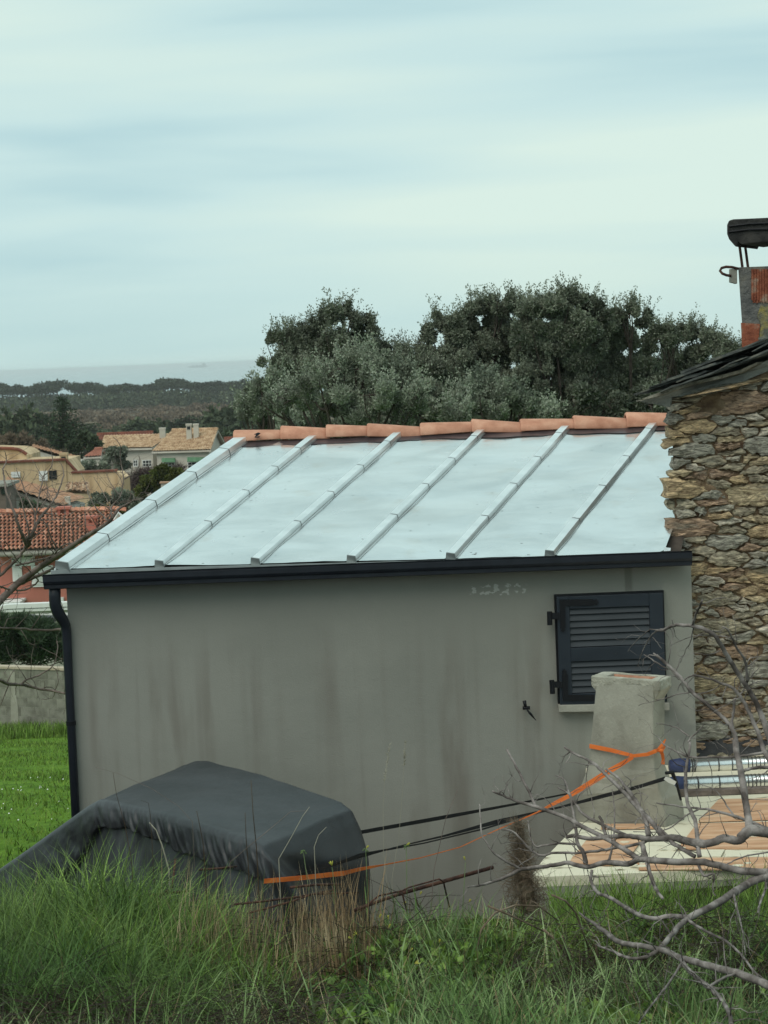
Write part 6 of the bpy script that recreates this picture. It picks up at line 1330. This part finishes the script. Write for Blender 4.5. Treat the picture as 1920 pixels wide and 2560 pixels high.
# ------------------------------------------------------------------ grasses
def blades(name, X, Y, H, W, lean, mats, seed, segs=5, curl=1.0, label=None, z=None, leandir=None, kink=0.0):
    g = np.random.default_rng(seed); n = len(X); Z = (zt(X, Y) if z is None else z) - .02
    th = g.random(n) * 2 * np.pi if leandir is None else leandir + g.normal(size=n) * .7
    dx, dy = np.cos(th), np.sin(th); lean = lean * (0.3 + 1.2 * g.random(n)); V = np.zeros((n, (segs + 1) * 2, 3))
    tw = g.random(n) * 3.14
    phi0 = .05 + .35 * g.random(n) * np.clip(lean, 0, 1); phi1 = np.clip(lean * 1.55 * (.5 + g.random(n)), 0.05, 2.5)
    hx = np.zeros(n); hz = np.zeros(n); px_, pz_ = [hx.copy()], [hz.copy()]
    for i in range(segs):
        t = (i + .5) / segs; ph = phi0 + (phi1 - phi0) * t ** 1.3; hx = hx + np.sin(ph) * H / segs; hz = hz + np.cos(ph) * H / segs; px_.append(hx.copy()); pz_.append(hz.copy())
    for i in range(segs + 1):
        t = i / segs; wx, wy = np.cos(tw + .5 * t), np.sin(tw + .5 * t); w = W * (1 - t ** 2.2) * .5 + W * .02
        kk = kink * H * np.sin(t * 5 + tw) * .05; cx_, cy_, cz_ = X + dx * px_[i] + kk, Y + dy * px_[i], Z + np.maximum(pz_[i], .01)
        V[:, 2*i, 0] = cx_ - wx * w; V[:, 2*i, 1] = cy_ - wy * w; V[:, 2*i, 2] = cz_; V[:, 2*i+1, 0] = cx_ + wx * w; V[:, 2*i+1, 1] = cy_ + wy * w; V[:, 2*i+1, 2] = cz_ + w * .25
    b = (np.arange(n) * (segs + 1) * 2)[:, None]; Fq = np.concatenate([b + np.array([2*i, 2*i+1, 2*i+3, 2*i+2]) for i in range(segs)], 1).reshape(-1, 4)
    tt = np.repeat(g.random(n), segs)
    return tag(link(name, np_mesh(name, V.reshape(-1, 3), Fq, mats, tt)), label, None, None, 'stuff')
def gmat(name, stops, **k): return mat(name, stops, scale=2.2, rough=.55, tint=.70, trans=.25, spec=.28, lo=.35, hi=.65, **k)
M_g1 = gmat('blue_green_grass', [(0.066,0.130,0.036),(0.145,0.230,0.076),(0.29,0.37,0.18)])
M_g2 = gmat('fresh_grass', [(0.105,0.185,0.034),(0.215,0.315,0.070)])
M_g3 = gmat('fine_dark_grass', [(0.068,0.132,0.036),(0.165,0.245,0.075)])
M_dry = gmat('dry_stalk', [(0.17,0.11,0.06),(0.29,0.205,0.12),(0.42,0.34,0.22)])
M_deadtwig = gmat('dead_litter', [(0.075,0.048,0.034),(0.16,0.115,0.08),(0.27,0.215,0.16)])
g = np.random.default_rng(100)
def field(n, xr, yr, dens=None):
    X = g.uniform(*xr, n); Y = g.uniform(*yr, n)
    if dens is not None:
        k = np.array([g.random() < dens(x, y) for x, y in zip(X, Y)]); X, Y = X[k], Y[k]
    return X, Y
def tuft(X, Y, r=.05, per=16):
    X = np.repeat(X, per); Y = np.repeat(Y, per); return X + g.normal(size=len(X)) * r, Y + g.normal(size=len(Y)) * r
nz2 = lambda x, y, s, o=0: mnoise.noise(Vector((x * s, y * s, o)))
# main blue-green sward, in tufts, taller in places
X, Y = field(2300, (-2.2, 2.5), (7.1, 9.75), lambda x, y: .50 + 1.5 * nz2(x, y, 1.6) if not (x < -.75 and y > 8.7) else .12); X, Y = tuft(X, Y, .045, 15); k_ = np.array([not (.5 < x < 1.5 and 8.9 < y < 9.9 and g.random() < .72) and not (x < -.35 and y < 8.7 and g.random() < .62) for x, y in zip(X, Y)]); X, Y = X[k_], Y[k_]
H = .15 + .27 * g.random(len(X)) ** 1.3; blades('long_grass', X, Y, H, .0078 * (.5 + .9 * g.random(len(X))), .85, M_g1, 1, label='blue-green arching grass covering the bank in the foreground')
X, Y = field(11000, (-2.2, 2.6), (7.0, 10.1)); blades('short_grass', X, Y, .07 + .12 * g.random(len(X)), .0045, .7, M_g3, 2, segs=4, label='short dark grass between the taller tufts')
X, Y = field(3600, (-2.2, 2.4), (7.2, 10.0), lambda x, y: .35 + .9 * nz2(x, y, 1.1, 4)); blades('broad_grass', X, Y, .20 + .24 * g.random(len(X)), .0120, 1.0, M_g1, 31, segs=6, label='broader pale-edged blades scattered through the bank grass')
X, Y = field(2600, (-2.2, 2.4), (7.2, 9.9)); blades('dead_blades', X, Y, .14 + .26 * g.random(len(X)), .0042, .8, M_dry, 32, segs=5, label='withered straw-coloured blades scattered among the green grass', kink=.5)
# fine dark tussock at left
X, Y = field(330, (-2.2, -.82), (8.3, 9.9), lambda x, y: .9); X, Y = tuft(X, Y, .045, 42); blades('tussock_grass', X, Y, .24 + .32 * g.random(len(X)), .0050, 1.15, M_g3, 3, segs=6, label='dense fine tussock of arching dark green grass at the left')
X, Y = field(62, (-2.0, -.6), (8.6, 9.9)); X, Y = tuft(X, Y, .05, 34); blades('bright_tussock', X, Y, .26 + .34 * g.random(len(X)), .0060, 1.15, M_g2, 4, segs=6, label='fresh green blades mixed into the left tussock')
# grass in front of terrace and at the wall foot
X, Y = field(900, (.15, 2.8), (9.6, 11.7), lambda x, y: .8); X, Y = tuft(X, Y, .04, 12); blades('terrace_edge_grass', X, Y, .14 + .17 * g.random(len(X)), .0055, .6, M_g2, 5, label='fresh green grass growing up to the terrace edge')
X, Y = field(520, (-1.2, 1.0), (9.4, 10.15), lambda x, y: .4 + .9 * nz2(x, y, 3.0, 8) + .3); X, Y = tuft(X, Y, .045, 13); blades('crest_grass', X, Y, .08 + .20 * g.random(len(X)), .005, .6, M_g2, 6, label='green grass along the crest of the bank')
# dry stalks
X, Y = field(95, (-.98, -.15), (9.2, 9.95)); X, Y = tuft(X, Y, .05, 14); blades('dry_stalks', X, Y, .20 + .36 * g.random(len(X)) ** 1.5, .0052, .16, M_dry, 7, segs=4, label='upright brown dry stalks in front of the covered car', kink=.3)
X, Y = field(60, (-.3, .55), (9.5, 10.0)); X, Y = tuft(X, Y, .08, 8); blades('straw', X, Y, .12 + .20 * g.random(len(X)), .0032, .6, M_dry, 8, segs=4, label='pale straw along the crest of the bank', kink=.4)
# dead litter
def litter(n, xr, yr, seed, label, name='dead_litter', lift=.12):
    g = np.random.default_rng(seed); mb = MB()
    for k in range(n):
        x, y = g.uniform(*xr), g.uniform(*yr); z = ztf(x, y) + g.uniform(.01, lift); a = g.random() * 6.28; L_ = g.uniform(.08, .34); d = Vector((math.cos(a), math.sin(a) * .7, g.normal() * .25)); p = Vector((x, y, z)); pp = [p]
        for s_ in range(4): d = (d + Vector(g.normal(size=3)) * .22).normalized(); pp.append(pp[-1] + d * L_ / 4)
        r0 = g.uniform(.0010, .0024); mb.tube(pp, [r0, r0*.9, r0*.8, r0*.6, r0*.3], 3, caps=False)
    mb.build(name, M_deadtwig, None, kind='stuff', label=label)
litter(2600, (-1.8, -.3), (7.5, 8.75), 11, 'tangled grey-brown dead stems at the lower left', lift=.26)
litter(2200, (.45, 1.7), (8.5, 9.9), 12, 'tangled dead twigs under the bare branches at right', 'dead_twigs', lift=.22)
litter(900, (-.9, .6), (7.4, 9.2), 13, 'loose straw lying among the foreground grass', 'loose_straw', lift=.2)
litter(500, (-1.0, .2), (9.2, 9.95), 14, 'tangle of dry stems round the rusty bars', 'stem_tangle', lift=.3)
# lawn tufts + daisies
X, Y = field(42000, (-9.0, -2.0), (17.2, 45.2), lambda x, y: .9 if -y * .185 < x < -y * .12 else .0); blades('lawn_grass', X, Y, .05 + .05 * g.random(len(X)) + .05 * (g.random(len(X)) < .06), .012, .7, gmat('lawn_blades', [(0.085,0.150,0.020),(0.135,0.215,0.032),(0.19,0.27,0.05)]), 20, segs=2, label='short bright green lawn between the car and block wall')
X, Y = field(500, (-9, -5), (42.6, 45.4)); X, Y = tuft(X, Y, .06, 10); blades('wall_foot_grass', X, Y, .14 + .22 * g.random(len(X)), .02, .4, M_g2, 21, segs=3, label='longer grass at the foot of the block wall')
X, Y = field(520, (-5.5, -2.2), (17.6, 27), lambda x, y: max(0, .5 + 1.2 * nz2(x, y, .5, 3)) if -y * .182 < x < -y * .125 else 0); Z = zt(X, Y) + .07; n = len(X); s_ = .005 + .005 * g.random(n)
V = np.stack([np.stack([X-s_,Y,Z],-1), np.stack([X,Y-s_,Z-.004],-1), np.stack([X+s_,Y,Z],-1), np.stack([X,Y+s_,Z+.006],-1)], 1).reshape(-1, 3)
tag(link('daisies', np_mesh('daisies', V, np.arange(4*n).reshape(n,4), M_white)), 'scatter of tiny white daisies in the lawn', None, None, 'stuff')
# clover-like leaves of the buttercups
X, Y = field(2600, (-.4, 1.5), (8.2, 10.2), lambda x, y: .45 + 1.3 * nz2(x, y, 1.9, 6)); cs = [(x, y, ztf(x, y) + random.uniform(.04, .17)) for x, y in zip(X, Y)]
V, Fq, t = leaves(cs, [.022] * len(cs), len(cs) * 5, .032, aspect=1.1, flat=.35, shell=.2, seed=5, updir=0); tag(link('clover_leaves', np_mesh('clover_leaves', V, Fq, M_g2, t)), 'low round-leaved oxalis foliage in the middle of the bank', None, None, 'stuff')
# yellow oxalis flowers on stems
M_yel = plain('yellow_petal', (0.62,0.60,0.12), rough=.6, scale=20, trans=.3); M_stem = plain('green_stem', (0.10,0.15,0.055), rough=.6, scale=10)
def hitY(x, y, dz):
    Y_ = 7.0
    while Y_ < 10.2 and P(x, y, Y_).z > ztf(P(x, y, Y_).x, Y_) + dz: Y_ += .03
    return Y_
fl = [(545,720,'pale yellow oxalis flower standing in front of the covered car'),(745,620,'closed oxalis buds on a tall stem at the right edge of the car cover'),(375,630,'green oxalis bud cluster in front of the car cover'),(985,600,'nodding oxalis bud on a tall stem before the grey wall, between two straps'),(1335,690,'nodding oxalis with a closed yellow flower right of the rusty bar tip'),(965,950,'small closed yellow flower just under the rusty bar'),(880,1040,'closed yellow flower lying sideways below the rusty bar'),(880,1090,'closed yellow flower lower left of the sideways one'),(700,1130,'yellow flower left in the grass below the rusty bars'),(665,1155,'pale yellow flower lowest on the left of the rusty bars'),(1180,1180,'closed yellow flower right in the clover foliage'),(1035,1300,'bright yellow open flower low in the foreground grass'),(1065,895,'yellow flower beside the bent stirrup'),(1355,940,'yellow flower right of the stirrup, near the brown stump'),(825,1030,'pale closed flower beside the sideways one'),(1005,1230,'slim closed flower above the bright open flower')]
for k, (x, y, lab) in enumerate(fl):
    Yf = 9.9 if y < 800 else hitY(*Bq(x, y), .24); p = P(*Bq(x, y), Yf); gz_ = ztf(p.x, Yf); r = random.Random(k); bse = Vector((p.x + r.uniform(-.03,.03), Yf, gz_))
    t = thing('oxalis_flower', bse, lab, 'flower'); MB().tube([bse, bse.lerp(p, .5) + Vector((r.uniform(-.015,.015),0,0)), p - Vector((0,0,.008))], [.0022,.0018,.0014], 5).build('stem', M_stem, t, smooth=True)
    bud = k in (1, 2, 3)
    if bud:
        for q_ in range(5):
            a = r.random()*6.28; e_ = p + Vector((math.cos(a)*.014, math.sin(a)*.008, r.uniform(-.018,.004))); MB().tube([p - Vector((0,0,.006)), p + Vector((0,0,.002)), e_], [.0012,.0012,.0035], 5).build('bud', M_stem, t)
    if k != 2:
        a = r.uniform(-1.4, 1.4); d = Vector((math.sin(a), -.2, abs(math.cos(a)))).normalized(); u = d.cross(Vector((0,1,0))).normalized(); w = d.cross(u); open_ = .5 if k in (11,0,8) else .14
        for q_ in range(5):
            b2 = 6.28*q_/5; s = u*math.cos(b2) + w*math.sin(b2); c2 = d.cross(s); Ln = .019
            V = [p, p + d*Ln*.6 + s*Ln*open_*.6 + c2*Ln*.17, p + d*Ln + s*Ln*open_ + c2*Ln*.12, p + d*Ln*1.03 + s*Ln*open_, p + d*Ln + s*Ln*open_ - c2*Ln*.12, p + d*Ln*.6 + s*Ln*open_*.6 - c2*Ln*.17]
            MB().prism(V, s*.0008).build('petal', M_yel, t)
# tall single dry stems rising over the crest
M_pale = plain('pale_seed_stem', (0.30,0.28,0.22), rough=.8, scale=20)
def stem(pts, Y, r, lab, m, seedhead=False, name='dry_stem'):
    pp = [P(x, y, Y) for x, y in pts]; base = Vector((pp[0].x, Y, ztf(pp[0].x, Y))); t = thing(name, base, lab, 'plant'); MB().tube([base] + pp, [r*1.2] + [r*(1-.6*i/len(pp)) for i in range(len(pp))], 6).build('stem', m, t, smooth=True)
    if seedhead:
        mb = MB(); a, b_ = pp[-2], pp[-1]; g_ = random.Random(int(pts[0][0]))
        for k in range(46): c = a.lerp(b_, g_.random()); d = Vector((g_.gauss(0,1), g_.gauss(0,.5), 1)).normalized(); mb.tube([c, c + d*g_.uniform(.006,.018)], [.0014,.0006], 4)
        mb.build('seed_head', m, t)
b2 = lambda L_: [Bq(x, y) for x, y in L_]; a2 = lambda L_: [Aq(x, y) for x, y in L_]
stem(b2([(870,820),(850,640),(848,380),(855,230),(885,5)]), 10.0, .0014, 'thin pale grass stem with a seed head against the grey wall, left of a pair', M_pale, True)
stem(b2([(900,800),(940,560),(965,260),(970,130),(978,-20)]), 10.0, .0013, 'thin pale grass stem with a seed head against the grey wall, right of a pair', M_pale, True)
stem(b2([(1130,1000),(1150,740),(1220,440),(1290,270)]), 9.9, .0022, 'dark slender stem leaning right against the grey wall', M_bark2)
stem(a2([(1530,800),(1520,620),(1500,420),(1487,215)]), 9.8, .0028, 'tallest brown reed standing in front of the charcoal cover', M_dry)
stem(a2([(1215,740),(1205,600),(1185,490),(1165,395)]), 9.8, .0026, 'brown reed in front of the hem of the cover, left of the tallest', M_dry)
stem(a2([(1470,700),(1458,560),(1452,405)]), 9.8, .0024, 'short brown reed just left of the tallest reed', M_dry)
stem(a2([(1000,740),(960,600),(925,510),(885,465)]), 9.8, .0038, 'bleached broad stalk bent left before the gathered hem', M_pale)
stem(a2([(780,690),(740,480),(690,300),(670,170)]), 9.7, .0018, 'thin tan stem rising over the left end of the cover', M_dry)
stem(a2([(1140,460),(1060,370),(900,265),(700,175),(560,135)]), 9.8, .0012, 'long thin stem arching left across the grey wall above the cover', M_bark2)
stem(b2([(230,680),(300,560),(370,430),(412,372)]), 9.7, .0022, 'pale stalk leaning right over the top of the charcoal cover', M_pale)
stem(b2([(-60,700),(60,600),(170,510),(300,400),(400,395)]), 9.7, .0016, 'long dark grass stem bowing right over the cover', M_bark2)
stem(a2([(900,560),(890,420),(880,350),(835,333)]), 9.7, .0014, 'hooked thin stem over the middle of the cover', M_dry)
stem(b2([(440,610),(465,540),(512,492)]), 9.7, .0020, 'short curved pale stalk before the rear corner of the cover', M_pale)
stem(b2([(1580,20),(1650,200)])[::-1], 9.9, .0001, 'hair-thin stem beside the left branch tip', M_bark2) if False else None
# woody dead canes arching at right of centre
dc = thing('dead_cane', P(1320,2330,9.4), 'pale arching dead canes bowing over the grass below the brown stump', 'plant')
for L_ in ([(-70,1250),(-40,1100),(40,1000),(160,955),(300,960),(420,1050)], [(0,960),(120,1010),(250,1070),(330,1110)], [(380,895),(460,930),(520,1000),(560,1110),(600,1220)], [(330,1100),(420,1180),(480,1290),(520,1400)], [(640,1190),(650,1260),(610,1320),(590,1400)], [(440,1140),(470,1230),(500,1340)]):
    MB().tube([P(1220 + x/2.37, 1860 + y/2.37, 9.3 + .2*i/len(L_)) for i, (x, y) in enumerate(L_)], [.0055 - .0006*i for i in range(len(L_))], 6).build('cane', M_root, dc, smooth=True)
